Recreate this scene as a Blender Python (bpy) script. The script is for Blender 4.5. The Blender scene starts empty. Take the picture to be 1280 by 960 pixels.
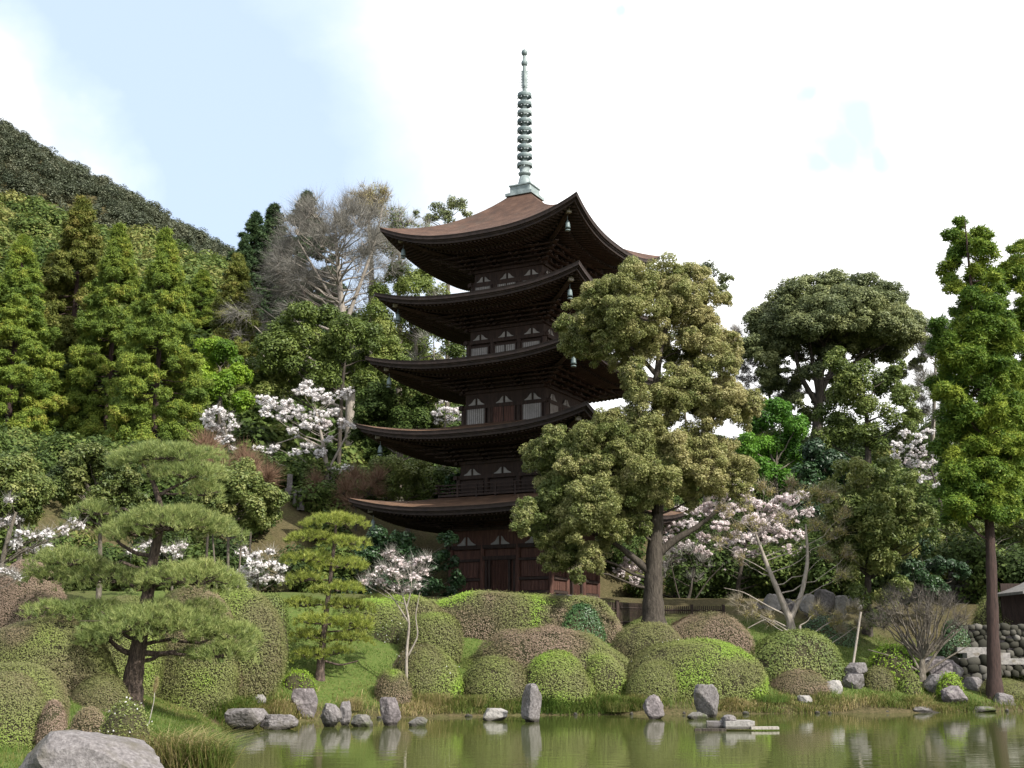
import bpy, math, numpy as np
from math import sin, cos, tan, atan2, radians, pi, sqrt

scene = bpy.context.scene
COL = scene.collection
rng = np.random.default_rng(11)

# ------------------------------------------------------------------ camera model
F, TILT, ZC = 1540.0, radians(12.11), 2.3
cam = bpy.data.cameras.new('camera')
cam.sensor_width = 36.0
cam.lens = F / 1280.0 * 36.0
cam.clip_end = 6000
cam_o = bpy.data.objects.new('camera', cam)
cam_o.location = (0, 0, ZC)
cam_o.rotation_euler = (pi / 2 + TILT, 0, 0)
COL.objects.link(cam_o)
scene.camera = cam_o


def P(px, py, Y):
    """world point at distance Y in front of the lens seen at that pixel of the photograph"""
    u = (px - 640) / F
    v = (480 - py) / F
    dy = cos(TILT) - v * sin(TILT)
    dz = sin(TILT) + v * cos(TILT)
    return np.array([u / dy * Y, Y, ZC + dz / dy * Y])


def MPP(Y):
    return Y / F * 1.02


# ------------------------------------------------------------------ terrain
SHX = np.array([-60, -30, -16, -9.3, -4, 0, 8, 16, 22, 40, 90], float)
SHY = np.array([30, 34, 38, 39.6, 43.0, 44.6, 45.6, 46.6, 48.5, 52, 60], float)
LFY = np.array([-20, 5, 15, 22, 25, 30, 36, 39.6, 44, 60], float)
LFX = np.array([-2, -3.2, -4.6, -5.2, -5.7, -6.6, -8.2, -9.3, -11, -16], float)
PROF_D = np.array([-3, -.6, 0, .35, 1.2, 4.5, 8, 12, 15, 400], float)
PROF_Z = np.array([-1.3, -.6, 0.02, .28, .5, 1.75, 3.1, 4.2, 4.67, 4.67], float)
RGX = np.array([P(p, 400, 430)[0] for p in (-900, -300, -100, 0, 60, 120, 180, 240, 290, 340, 420, 640, 900, 1500)])
RGZ = np.array([P(400, y, 430)[2] for y in (90, 70, 130, 172, 205, 232, 262, 295, 322, 350, 430, 560, 640, 660)])
RGZ = RGZ - 7.0


def wave(x, y, z, seed, freq, octs=4):
    r = np.random.default_rng(seed)
    s = 0
    for i in range(octs * 3):
        k = r.normal(size=3) * freq * (1.6 ** (i % octs))
        s = s + np.sin(k[0] * x + k[1] * y + k[2] * z + r.uniform(0, 6.28)) * .75 ** (i % octs)
    return s / 3.2


def smax(a, b, k=2.0):
    h = np.clip(.5 + .5 * (a - b) / k, 0, 1)
    return b * (1 - h) + a * h + k * h * (1 - h)


def shore_d(x, y):
    return np.maximum(np.interp(y, LFY, LFX) - x, y - np.interp(x, SHX, SHY))


def terrain(x, y):
    x = np.asarray(x, float)
    y = np.asarray(y, float)
    d = shore_d(x, y) + .25 * wave(x, y, 0, 5, .8, 2) * np.clip(1 - (y - 30) / 60, 0, 1)
    z = np.interp(d, PROF_D, PROF_Z)
    # the right part of the far bank stays low for longer
    lowr = np.clip((x - 12) / 7, 0, 1) * np.clip((62 - y) / 8, 0, 1)
    lowl = np.clip((-4 - x) / 2, 0, 1) * np.clip((37 - y) / 11, 0, 1)
    z = np.where(d > 0, z * (1 - .42 * lowr) * (1 - .66 * lowl), z)
    q = -.6 * x + .8 * y - 56.0
    q2 = .25 * x + .97 * y - 79
    hl = np.interp(q, [-200, 0, 4, 8, 28, 60, 150, 900], [-150, 0, 4.4, 6.8, 9.6, 28, 70, 300])
    capl = np.interp(x, [-90, -60, -35, -20, -8, 4, 14], [66, 56, 46, 36, 27, 18, 10])
    hl = -smax(-hl, -capl, 6.0)
    hr = -smax(-.55 * q2, np.full_like(q2, -13.5), 3.0)
    near = np.clip((y - 42) / 14, 0, 1)
    hl = hl * near
    h = smax(smax(hl, hr, 2.5), np.zeros_like(hl), 2.5) - .6
    z = z + np.clip(h, 0, None) * np.clip(d / 8, 0, 1)
    m = np.interp(x * 430 / np.clip(y, 200, 900), RGX, RGZ)
    t = np.clip((y - 190) / 240, 0, 1)
    t = t * t * (3 - 2 * t) * np.clip(1 - (y - 430) / 900, 0, 1)
    z = np.where(y > 190, np.maximum(z, m * t), z)
    return z


def ground_hit(px, py, y0=18, y1=110):
    Ys = np.linspace(y0, y1, 900)
    pts = np.array([P(px, py, Y) for Y in Ys])
    g = terrain(pts[:, 0], pts[:, 1])
    w = np.where(pts[:, 2] <= np.maximum(g, 0))[0]
    return float(Ys[w[0]]) if len(w) else 60.0


def tz(x, y):
    return float(terrain(np.array([x]), np.array([y]))[0])


# ------------------------------------------------------------------ node helpers
def mat_new(name):
    m = bpy.data.materials.new(name)
    m.use_nodes = True
    nt = m.node_tree
    nt.nodes.clear()
    out = nt.nodes.new('ShaderNodeOutputMaterial')
    return m, nt, out


def N(nt, t, **kw):
    n = nt.nodes.new(t)
    for k, v in kw.items():
        if k.startswith('_'):
            n.inputs[int(k[1:])].default_value = v
        elif k.startswith('i_'):
            n.inputs[k[2:].replace('_', ' ')].default_value = v
        else:
            setattr(n, k, v)
    return n


def ramp(nt, stops, fac):
    r = nt.nodes.new('ShaderNodeValToRGB')
    e = r.color_ramp.elements
    while len(e) < len(stops):
        e.new(.5)
    for i, (p, c) in enumerate(stops):
        e[i].position = p
        e[i].color = (*c, 1) if len(c) == 3 else c
    nt.links.new(fac, r.inputs[0])
    return r


def mixrgb(nt, fac, a, b, mode='MIX'):
    n = nt.nodes.new('ShaderNodeMix')
    n.data_type = 'RGBA'
    n.blend_type = mode
    for s, v in ((0, fac), (6, a), (7, b)):
        if hasattr(v, 'links'):
            nt.links.new(v, n.inputs[s])
        elif s == 0:
            n.inputs[0].default_value = v
        else:
            n.inputs[s].default_value = (*v, 1)
    return n.outputs[2]


def leaf_mat(name, stops, trans=.3, rough=.5, spec=.3, objvar=.12):
    m, nt, out = mat_new(name)
    a = N(nt, 'ShaderNodeAttribute', attribute_name='tint')
    if trans > 0 and 'bloss' not in name and name not in ('camphor_leaf', 'maple_bud', 'grass_blade'):
        stops = [(p_, tuple(min(c_ * 1.25, .4) for c_ in q_)) for p_, q_ in stops]
        trans += .08
    r = ramp(nt, stops, a.outputs['Fac'])
    oi = N(nt, 'ShaderNodeObjectInfo')
    hs = N(nt, 'ShaderNodeHueSaturation')
    mr = N(nt, 'ShaderNodeMapRange', _3=1 - objvar, _4=1 + objvar)
    nt.links.new(oi.outputs['Random'], mr.inputs[0])
    nt.links.new(mr.outputs[0], hs.inputs['Value'])
    nt.links.new(r.outputs[0], hs.inputs['Color'])
    p = N(nt, 'ShaderNodeBsdfPrincipled', i_Roughness=rough)
    p.inputs['Specular IOR Level'].default_value = spec
    nt.links.new(hs.outputs[0], p.inputs['Base Color'])
    if trans > 0:
        tr = N(nt, 'ShaderNodeBsdfTranslucent')
        nt.links.new(hs.outputs[0], tr.inputs[0])
        mx = N(nt, 'ShaderNodeMixShader', _0=trans)
        nt.links.new(p.outputs[0], mx.inputs[1])
        nt.links.new(tr.outputs[0], mx.inputs[2])
        nt.links.new(mx.outputs[0], out.inputs[0])
    else:
        nt.links.new(p.outputs[0], out.inputs[0])
    return m


def surf_mat(name, stops, scale=3.0, detail=6, rough=.8, bump=.3, bscale=None, stretch=(1, 1, 1), spec=.3, metallic=0.0, second=None, coord='Object', wet=False):
    m, nt, out = mat_new(name)
    tc = N(nt, 'ShaderNodeTexCoord')
    mp = N(nt, 'ShaderNodeMapping')
    mp.inputs['Scale'].default_value = stretch
    nt.links.new(tc.outputs[coord], mp.inputs[0])
    n1 = N(nt, 'ShaderNodeTexNoise', i_Scale=scale, i_Detail=detail, i_Roughness=.62)
    nt.links.new(mp.outputs[0], n1.inputs['Vector'])
    r = ramp(nt, stops, n1.outputs[0])
    colr = r.outputs[0]
    if second:
        sc, lo, hi, c2 = second
        n2 = N(nt, 'ShaderNodeTexNoise', i_Scale=sc, i_Detail=5)
        nt.links.new(mp.outputs[0], n2.inputs['Vector'])
        r2 = ramp(nt, [(lo, (0, 0, 0)), (hi, (1, 1, 1))], n2.outputs[0])
        colr = mixrgb(nt, r2.outputs[0], colr, c2)
    if wet:
        ge = N(nt, 'ShaderNodeNewGeometry')
        sx_ = N(nt, 'ShaderNodeSeparateXYZ')
        nt.links.new(ge.outputs['Position'], sx_.inputs[0])
        mw = N(nt, 'ShaderNodeMath', operation='MULTIPLY_ADD')
        nt.links.new(n1.outputs[0], mw.inputs[0])
        mw.inputs[1].default_value = -.14
        nt.links.new(sx_.outputs[2], mw.inputs[2])
        rw = ramp(nt, [(.0, (.28, .27, .24)), (.06, (1, 1, 1))], mw.outputs[0])
        colr = mixrgb(nt, 1.0, colr, rw.outputs[0], 'MULTIPLY')
    p = N(nt, 'ShaderNodeBsdfPrincipled', i_Roughness=rough, i_Metallic=metallic)
    p.inputs['Specular IOR Level'].default_value = spec
    nt.links.new(colr, p.inputs['Base Color'])
    if bump:
        nb = N(nt, 'ShaderNodeTexNoise', i_Scale=bscale or scale * 3, i_Detail=5)
        nt.links.new(mp.outputs[0], nb.inputs['Vector'])
        b = N(nt, 'ShaderNodeBump', i_Strength=bump, i_Distance=.05)
        nt.links.new(nb.outputs[0], b.inputs['Height'])
        nt.links.new(b.outputs[0], p.inputs['Normal'])
    nt.links.new(p.outputs[0], out.inputs[0])
    return m


M = {}
# foliage: colours are leaf colours, varied from leaf to leaf and from shoot to shoot
M['camphor'] = leaf_mat('camphor_leaf', [(0, (.10, .13, .035)), (.45, (.20, .215, .07)), (.8, (.295, .29, .115)), (1, (.36, .325, .15))], .3, .5, .3)
M['camphor_g'] = leaf_mat('oak_leaf_olive', [(0, (.05, .075, .018)), (.5, (.10, .135, .028)), (1, (.18, .20, .055))], .22, .5, .3)
M['round'] = leaf_mat('round_crown_leaf', [(0, (.07, .09, .038)), (.5, (.14, .16, .065)), (1, (.21, .22, .09))], .2)
M['laurel'] = leaf_mat('laurel_leaf', [(0, (.045, .07, .02)), (.5, (.10, .13, .033)), (1, (.20, .21, .07))], .22, .5, .3)
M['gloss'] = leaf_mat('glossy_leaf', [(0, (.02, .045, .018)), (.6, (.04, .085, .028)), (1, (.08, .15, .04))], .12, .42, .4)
M['bright'] = leaf_mat('spring_leaf', [(0, (.06, .12, .012)), (.5, (.13, .22, .02)), (1, (.22, .31, .035))], .35)
M['vivid'] = leaf_mat('vivid_green_leaf', [(0, (.03, .075, .012)), (.5, (.06, .15, .016)), (1, (.11, .22, .025))], .3)
M['wood'] = leaf_mat('wood_leaf', [(0, (.03, .048, .014)), (.4, (.06, .092, .022)), (.75, (.105, .135, .035)), (1, (.16, .16, .05))], .2, .6, .12)
M['far'] = leaf_mat('far_wood_leaf', [(0, (.045, .058, .034)), (.5, (.075, .087, .052)), (1, (.115, .12, .075))], .1)
M['cedar'] = leaf_mat('cedar_spray', [(0, (.06, .10, .018)), (.5, (.125, .175, .028)), (.85, (.21, .25, .036)), (1, (.25, .23, .05))], .22, .6, .2)
M['cedar_d'] = leaf_mat('cedar_spray_brown', [(0, (.065, .08, .018)), (.5, (.125, .145, .028)), (1, (.19, .17, .045))], .2, .6, .2)
M['cedar_r'] = leaf_mat('cedar_spray_green', [(0, (.04, .085, .014)), (.5, (.10, .16, .02)), (1, (.22, .26, .035))], .22, .6, .2)
M['fir'] = leaf_mat('dark_fir_spray', [(0, (.02, .04, .018)), (.6, (.04, .07, .025)), (1, (.07, .10, .035))], .12, .6, .2)
M['pine'] = leaf_mat('pine_needle', [(0, (.07, .105, .032)), (.5, (.16, .20, .06)), (1, (.28, .30, .11))], .2, .5, .3)
M['pine_y'] = leaf_mat('pine_needle_yellow', [(0, (.09, .13, .025)), (.5, (.19, .225, .04)), (1, (.29, .31, .07))], .2, .5, .3)
M['azalea'] = leaf_mat('azalea_leaf', [(0, (.20, .145, .11)), (.22, (.17, .13, .085)), (.42, (.12, .108, .052)), (.6, (.128, .135, .05)), (.8, (.15, .175, .05)), (1, (.165, .25, .035))], .15, .55, .2, .06)
M['blossom'] = leaf_mat('cherry_blossom', [(0, (.70, .62, .62)), (.4, (.84, .80, .80)), (1, (.9, .88, .88))], .3, .7, .1, .03)
M['blossom_p'] = leaf_mat('pink_cherry_blossom', [(0, (.58, .47, .46)), (.5, (.77, .68, .68)), (1, (.88, .83, .83))], .3, .7, .1, .03)
M['blossom_g'] = leaf_mat('grey_cherry_blossom', [(0, (.36, .33, .33)), (.5, (.55, .51, .51)), (1, (.74, .71, .72))], .3, .7, .1, .03)
M['twig_grey'] = leaf_mat('grey_twig', [(0, (.115, .11, .095)), (.5, (.21, .198, .175)), (1, (.35, .33, .30))], 0, .8, .1)
M['twig_dim'] = leaf_mat('dim_grey_twig', [(0, (.06, .052, .045)), (.5, (.115, .10, .088)), (1, (.2, .18, .16))], 0, .8, .1)
M['twig_tan'] = leaf_mat('tan_twig', [(0, (.14, .115, .08)), (.5, (.24, .21, .15)), (1, (.36, .32, .24))], 0, .8, .1)
M['twig_red'] = leaf_mat('red_brown_twig', [(0, (.10, .06, .04)), (.5, (.18, .11, .075)), (1, (.27, .18, .12))], 0, .8, .1)
M['bud'] = leaf_mat('maple_bud', [(0, (.16, .12, .06)), (.5, (.24, .20, .08)), (1, (.32, .30, .10))], .3)
M['grass'] = leaf_mat('grass_blade', [(0, (.045, .08, .015)), (.4, (.08, .135, .022)), (.6, (.125, .155, .035)), (.78, (.22, .19, .07)), (1, (.40, .32, .17))], .3, .6, .2)
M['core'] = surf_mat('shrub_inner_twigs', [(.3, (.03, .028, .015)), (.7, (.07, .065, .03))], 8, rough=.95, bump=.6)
# bark
M['bark'] = surf_mat('bark_grey', [(.3, (.06, .05, .04)), (.55, (.14, .12, .095)), (.75, (.24, .21, .18))], 5, rough=.9, bump=.9, bscale=12, stretch=(2, 2, .6))
M['bark_dark'] = surf_mat('bark_dark', [(.3, (.025, .02, .016)), (.7, (.09, .075, .06))], 6, rough=.9, bump=.9, bscale=14, stretch=(2, 2, .5))
M['bark_pine'] = surf_mat('bark_pine', [(.3, (.025, .02, .018)), (.5, (.075, .055, .045)), (.7, (.17, .125, .10))], 7, rough=.95, bump=1.0, bscale=16, stretch=(2.5, 2.5, .6))
M['bark_pale'] = surf_mat('bark_pale', [(.3, (.16, .135, .11)), (.7, (.36, .32, .28))], 6, rough=.85, bump=.5, stretch=(2, 2, .5))
M['bark_cedar'] = surf_mat('bark_cedar', [(.3, (.028, .02, .018)), (.7, (.09, .055, .047))], 6, rough=.9, bump=.9, stretch=(5, 5, .4))
# stone
GR = [(.25, (.06, .055, .055)), (.5, (.145, .132, .132)), (.62, (.20, .185, .185)), (.8, (.30, .28, .28))]
M['granite'] = surf_mat('granite', GR, 14, 9, .85, .5, 30, second=(2.2, .5, .68, (.10, .09, .075)), wet=True)
M['granite_pale'] = surf_mat('granite_pale', [(.3, (.16, .15, .145)), (.6, (.29, .275, .26)), (.8, (.42, .40, .38))], 9, 8, .85, .5, 20, second=(3, .55, .7, (.16, .14, .11)), wet=True)
M['rock_dark'] = surf_mat('rock_dark', [(.3, (.06, .052, .052)), (.55, (.16, .14, .145)), (.75, (.30, .27, .27))], 7, 8, .85, .6, 18, second=(3, .58, .7, (.34, .32, .30)), wet=True)
M['rock_moss'] = surf_mat('rock_mossy', [(.3, (.07, .065, .06)), (.7, (.20, .19, .175))], 5, 8, .9, .6, 14, second=(2, .5, .62, (.08, .10, .03)), wet=True)
M['wallstone'] = surf_mat('wall_stone', [(.3, (.09, .08, .07)), (.55, (.20, .18, .16)), (.75, (.33, .31, .29))], 2.2, 8, .9, .6, 14)
M['wall_tint'] = leaf_mat('wall_stone_grey', [(0, (.02, .02, .014)), (.5, (.045, .043, .034)), (.9, (.085, .08, .068)), (1, (.17, .16, .145))], 0, .9, .2)
# timber
M['timber'] = surf_mat('old_timber', [(.3, (.018, .012, .010)), (.6, (.045, .028, .022)), (.8, (.075, .045, .033))], 3, 8, .75, .4, 14, stretch=(3, 3, .5))
M['timber_red'] = surf_mat('weathered_red_timber', [(.3, (.045, .022, .016)), (.6, (.11, .052, .038)), (.8, (.18, .10, .07))], 4, 8, .75, .4, 14, stretch=(4, 4, .35))
M['eave'] = surf_mat('eave_timber', [(.3, (.016, .011, .010)), (.7, (.045, .03, .025))], 3, 8, .7, .3, 12)
M['bark_roof'] = surf_mat('cypress_bark_roof', [(.28, (.038, .021, .015)), (.5, (.072, .038, .025)), (.7, (.11, .062, .042))], 1.6, 9, .85, .5, 26, second=(.45, .56, .75, (.055, .045, .034)))
M['bark_roof_sunlit'] = surf_mat('sun_tinted_bark_roof', [(.28, (.055, .031, .019)), (.5, (.105, .058, .034)), (.7, (.165, .095, .056))], 1.6, 9, .8, .5, 26, second=(.6, .6, .8, (.07, .055, .04)))  # lower roofs: orange glow of sunlight put into the bark colour
M['plaster'] = surf_mat('old_plaster', [(.3, (.22, .21, .20)), (.7, (.36, .345, .33))], 3, 6, .9, .1)
M['bronze'] = surf_mat('verdigris_bronze', [(.3, (.13, .165, .165)), (.55, (.23, .275, .275)), (.75, (.37, .42, .42))], 3, 8, .6, .2, spec=.4)
M['bronze_d'] = surf_mat('dark_bronze', [(.3, (.07, .105, .11)), (.7, (.18, .225, .225))], 3, 8, .5, .2, spec=.5)
M['greywood'] = surf_mat('weathered_pale_wood', [(.3, (.20, .18, .155)), (.7, (.42, .39, .35))], 4, 7, .85, .3, 14, stretch=(4, 4, 1))
M['hut_roof'] = surf_mat('grey_hut_roof', [(.3, (.10, .095, .09)), (.7, (.2, .19, .18))], 4, 7, .8, .4)


# ------------------------------------------------------------------ mesh builders
def props(o, label=None, cat=None, group=None, kind=None):
    if label:
        o['label'] = label
    if cat:
        o['category'] = cat
    if group:
        o['group'] = group
    if kind:
        o['kind'] = kind
    return o


def mesh(name, parts, mats, smooth=False):
    """parts: list of (V, F, tint or None, material index, smooth)"""
    me = bpy.data.meshes.new(name)
    nv = sum(len(p[0]) for p in parts)
    V = np.concatenate([np.asarray(p[0], np.float32).reshape(-1, 3) for p in parts]) if parts else np.zeros((0, 3), np.float32)
    me.vertices.add(nv)
    me.vertices.foreach_set('co', V.ravel())
    li, ls, mi, sm = [], [], [], []
    off = 0
    tints = np.zeros(nv, np.float32)
    start = 0
    for p in parts:
        v, f = p[0], np.asarray(p[1], np.int32)
        li.append((f + off).ravel())
        ls.append(start + np.arange(len(f), dtype=np.int32) * f.shape[1])
        start += f.size
        mi.append(np.full(len(f), p[3] if len(p) > 3 else 0, np.int32))
        sm.append(np.full(len(f), bool(p[4]) if len(p) > 4 else smooth))
        if len(p) > 2 and p[2] is not None:
            tints[off:off + len(v)] = p[2]
        off += len(v)
    li = np.concatenate(li)
    ls = np.concatenate(ls)
    me.loops.add(len(li))
    me.loops.foreach_set('vertex_index', li)
    me.polygons.add(len(ls))
    me.polygons.foreach_set('loop_start', ls)
    me.polygons.foreach_set('material_index', np.concatenate(mi))
    me.polygons.foreach_set('use_smooth', np.concatenate(sm))
    me.update(calc_edges=True)
    if tints.any():
        a = me.attributes.new('tint', 'FLOAT', 'POINT')
        a.data.foreach_set('value', tints)
    for m in (mats if isinstance(mats, (list, tuple)) else [mats]):
        me.materials.append(m)
    me.validate()
    return me


def obj(name, parts, mats, parent=None, loc=(0, 0, 0), shift=None, smooth=False, **pr):
    if shift is not None:
        parts = [(np.asarray(p[0]) - np.asarray(shift), *p[1:]) for p in parts]
    o = bpy.data.objects.new(name, mesh(name, parts, mats, smooth))
    COL.objects.link(o)
    o.location = loc
    if parent is not None:
        o.parent = parent
    return props(o, **pr)


def empty(name, loc, rotz=0, **pr):
    o = bpy.data.objects.new(name, None)
    COL.objects.link(o)
    o.location = loc
    o.rotation_euler = (0, 0, rotz)
    o.empty_display_size = .5
    return props(o, **pr)


def thing_mesh(name, parts, mats, base, smooth=False, **pr):
    return obj(name, parts, mats, loc=base, shift=base, smooth=smooth, **pr)


BOXF = np.array([[0, 3, 2, 1], [4, 5, 6, 7], [0, 1, 5, 4], [1, 2, 6, 5], [2, 3, 7, 6], [3, 0, 4, 7]])


def box(c, s, rotz=0, taper=1.0):
    x, y, z = np.array(s) / 2
    v = np.array([[-x, -y, -z], [x, -y, -z], [x, y, -z], [-x, y, -z], [-x * taper, -y * taper, z], [x * taper, -y * taper, z], [x * taper, y * taper, z], [-x * taper, y * taper, z]])
    if rotz:
        cs, sn = cos(rotz), sin(rotz)
        v = v @ np.array([[cs, sn, 0], [-sn, cs, 0], [0, 0, 1]])
    return v + np.array(c), BOXF


def merge(lst, tint=None, mi=0, smooth=False):
    V, Fs, o = [], [], 0
    for v, f in lst:
        V.append(v)
        Fs.append(np.asarray(f) + o)
        o += len(v)
    return (np.concatenate(V), np.concatenate(Fs), tint, mi, smooth)


def lathe(prof, n=16, c=(0, 0, 0)):
    prof = np.array(prof, float)
    a = np.linspace(0, 2 * pi, n, endpoint=False)
    V = np.stack([np.outer(prof[:, 0], np.cos(a)), np.outer(prof[:, 0], np.sin(a)), np.repeat(prof[:, 1][:, None], n, 1)], -1).reshape(-1, 3)
    Fq = [[i * n + j, i * n + (j + 1) % n, (i + 1) * n + (j + 1) % n, (i + 1) * n + j] for i in range(len(prof) - 1) for j in range(n)]
    return V + np.array(c), np.array(Fq)


def tube(pts, rad, n=6):
    pts = np.asarray(pts, float)
    K = len(pts)
    rad = np.broadcast_to(np.asarray(rad, float), (K,))
    tang = np.gradient(pts, axis=0)
    tang /= np.linalg.norm(tang, axis=1)[:, None] + 1e-9
    ref = np.array([1, .13, 0]) if abs(tang[0][2]) > .6 else np.array([0, .1, 1])
    b1 = np.cross(tang, ref)
    b1 /= np.linalg.norm(b1, axis=1)[:, None] + 1e-9
    b2 = np.cross(tang, b1)
    a = np.arange(n) * 2 * pi / n
    V = pts[:, None] + rad[:, None, None] * (np.cos(a)[None, :, None] * b1[:, None] + np.sin(a)[None, :, None] * b2[:, None])
    i, j = np.meshgrid(np.arange(K - 1), np.arange(n), indexing='ij')
    i, j = i.ravel(), j.ravel()
    Fq = np.stack([i * n + j, i * n + (j + 1) % n, (i + 1) * n + (j + 1) % n, (i + 1) * n + j], 1)
    return V.reshape(-1, 3), Fq


def unit(n):
    d = rng.normal(size=(n, 3))
    return d / np.linalg.norm(d, axis=1)[:, None]


def subclump(C, m, ratio=.5, jit=.85, up=.25):
    """each clump (x,y,z,rx,ry,rz,tint) becomes m smaller ones spread over its surface"""
    idx = np.repeat(np.arange(len(C)), m)
    d = unit(len(idx))
    d[:, 2] += up
    d /= np.linalg.norm(d, axis=1)[:, None]
    D = C[idx].copy()
    D[:, :3] += d * C[idx, 3:6] * jit * rng.uniform(.7, 1.0, (len(idx), 1))
    s = ratio * rng.uniform(.7, 1.25, (len(idx), 1))
    D[:, 3:6] = np.maximum(C[idx, 3:6], C[idx, 3:6].mean(1)[:, None] * .7) * s
    D[:, 6] += rng.normal(size=len(idx)) * .10
    return D


def leaves(C, size, cov=1.3, aspect=.55, up=.5, tj=.16, inner=.45, under=.45, wild=.5):
    rm = C[:, 3:6].mean(1)
    n = np.maximum(3, cov * 21 * rm ** 2 / (size * size * aspect)).astype(int)
    idx = np.repeat(np.arange(len(C)), n)
    d = unit(len(idx))
    keep = (d[:, 2] > -.35) | (rng.random(len(idx)) < under)
    idx, d = idx[keep], d[keep]
    k = len(idx)
    rr = inner + (1 - inner) * rng.random(k) ** .6
    p = C[idx, :3] + d * C[idx, 3:6] * rr[:, None]
    nn = d * .7 + np.array([0, 0, up]) + unit(k) * wild
    nn /= np.linalg.norm(nn, axis=1)[:, None] + 1e-9
    t1 = np.cross(nn, unit(k))
    t1 /= np.linalg.norm(t1, axis=1)[:, None] + 1e-9
    t2 = np.cross(nn, t1)
    s = size * rng.uniform(.6, 1.35, k)[:, None]
    a, b = t1 * s * .5, t2 * s * .5 * aspect
    V = np.stack([p + a, p + b, p - a, p - b], 1).reshape(-1, 3)
    Fq = np.arange(4 * k).reshape(-1, 4)
    t = np.clip(C[idx, 6] + rng.normal(size=k) * tj, 0, 1)
    return V, Fq, np.repeat(t, 4).astype(np.float32) + 1e-4


def needles(p, dirs, length, width, tint):
    """thin triangles from p along dirs"""
    k = len(p)
    side = np.cross(dirs, unit(k))
    side /= np.linalg.norm(side, axis=1)[:, None] + 1e-9
    L = np.broadcast_to(np.asarray(length, float), (k,))[:, None]
    W = np.broadcast_to(np.asarray(width, float), (k,))[:, None]
    V = np.stack([p - side * W * .5, p + side * W * .5, p + dirs * L], 1).reshape(-1, 3)
    return V, np.arange(3 * k).reshape(-1, 3), np.repeat(np.clip(tint, 0, 1), 3).astype(np.float32) + 1e-4


def twigs(C, n, length, width, up=.5, tj=.25, root=None):
    """fine twigs fanning out of each clump, away from its foot"""
    idx = np.repeat(np.arange(len(C)), n)
    k = len(idx)
    d = unit(k)
    d[:, 2] += up
    d /= np.linalg.norm(d, axis=1)[:, None]
    p = C[idx, :3] + d * C[idx, 3:6] * rng.uniform(.0, .55, (k, 1))
    dd = d + unit(k) * .45
    if root is not None:
        o = C[idx, :3] - root
        dd += .8 * o / (np.linalg.norm(o, axis=1)[:, None] + 1e-9)
    dd /= np.linalg.norm(dd, axis=1)[:, None]
    return needles(p, dd, length * rng.uniform(.5, 1.3, k), width * rng.uniform(.6, 1.3, k), .5 + rng.normal(size=k) * tj)


def sprays(C, n, length, width):
    """short feathery sprays sticking out of each tuft and drooping a little"""
    idx = np.repeat(np.arange(len(C)), n)
    k = len(idx)
    d = unit(k)
    d[:, 2] = d[:, 2] * .8 + .1
    p = C[idx, :3] + d * C[idx, 3:6] * rng.uniform(.5, .95, (k, 1))
    dd = d + unit(k) * .35 + np.array([0, 0, -.1])
    dd /= np.linalg.norm(dd, axis=1)[:, None]
    return needles(p, dd, length * rng.uniform(.5, 1.4, k), width, C[idx, 6] + rng.normal(size=k) * .15)


def limb(a, b, ra, rb, lift=.25, wob=.06, n=7, sides=5):
    a, b = np.array(a, float), np.array(b, float)
    L = np.linalg.norm(b - a)
    t = np.linspace(0, 1, n)[:, None]
    c = a + (b - a) * .5 + np.array([0, 0, -lift * L * .35]) + unit(1)[0] * L * .08
    pts = (1 - t) ** 2 * a + 2 * t * (1 - t) * c + t ** 2 * b
    w = unit(n) * wob * L * np.sin(np.pi * t)
    return tube(pts + w * .6, ra + (rb - ra) * np.linspace(0, 1, n) ** .8, sides)


def branches_to(trunk, C, rscale, sides=5, thick=1.0):
    """a limb from the fitting place on the trunk to each clump"""
    tp = np.asarray(trunk, float)
    s = np.linspace(0, len(tp) - 1, 40)
    line = np.stack([np.interp(s, np.arange(len(tp)), tp[:, i]) for i in range(4)], 1)
    out = []
    ztop = line[:, 2].max()
    for c in C:
        hd = np.hypot(line[:, 0] - c[0], line[:, 1] - c[1])
        cost = np.abs(c[2] - .55 * hd - line[:, 2]) + .25 * hd
        cost[line[:, 2] < line[0, 2] + .12 * (ztop - line[0, 2])] += 5
        i = int(np.argmin(cost))
        r0 = min(line[i, 3] * .6, rscale * (.35 + .1 * np.linalg.norm(c[:3] - line[i, :3]))) * thick
        out.append(limb(line[i, :3], c[:3], r0, max(r0 * .22, .008), sides=sides))
    return out


def px_clumps(lst, Y, dep=.6, flat=.9, tint=.5, tv=.2, back=True):
    """clumps given as (px, py, radius px[, depth offset m]) at distance Y"""
    out = []
    for c in lst:
        r = c[2] * MPP(Y)
        dy = c[3] if len(c) > 3 else rng.uniform(-1, 1) * dep
        p = P(c[0], c[1], Y + dy)
        out.append([*p, r, r, r * flat, tint + rng.normal() * tv])
    return np.array(out)


def ellipse_clumps(cx, cy, rx, ry, Y, n, r, flat=.85, tint=.5, tv=.2, cut=-.6, ydepth=.8, shell=.55):
    m = MPP(Y)
    d = unit(n * 3)
    d = d[d[:, 2] > cut][:n]
    rad = shell + (1 - shell) * rng.random(len(d)) ** .5
    c0 = P(cx, cy, Y)
    k = np.maximum(.3, 1 - r / max(rx, ry))
    pos = c0 + d * rad[:, None] * np.array([rx * m, rx * m * ydepth, ry * m]) * k
    rr = r * m * rng.uniform(.75, 1.25, len(d))
    return np.column_stack([pos, rr, rr, rr * flat, tint + rng.normal(size=len(d)) * tv])


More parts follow.
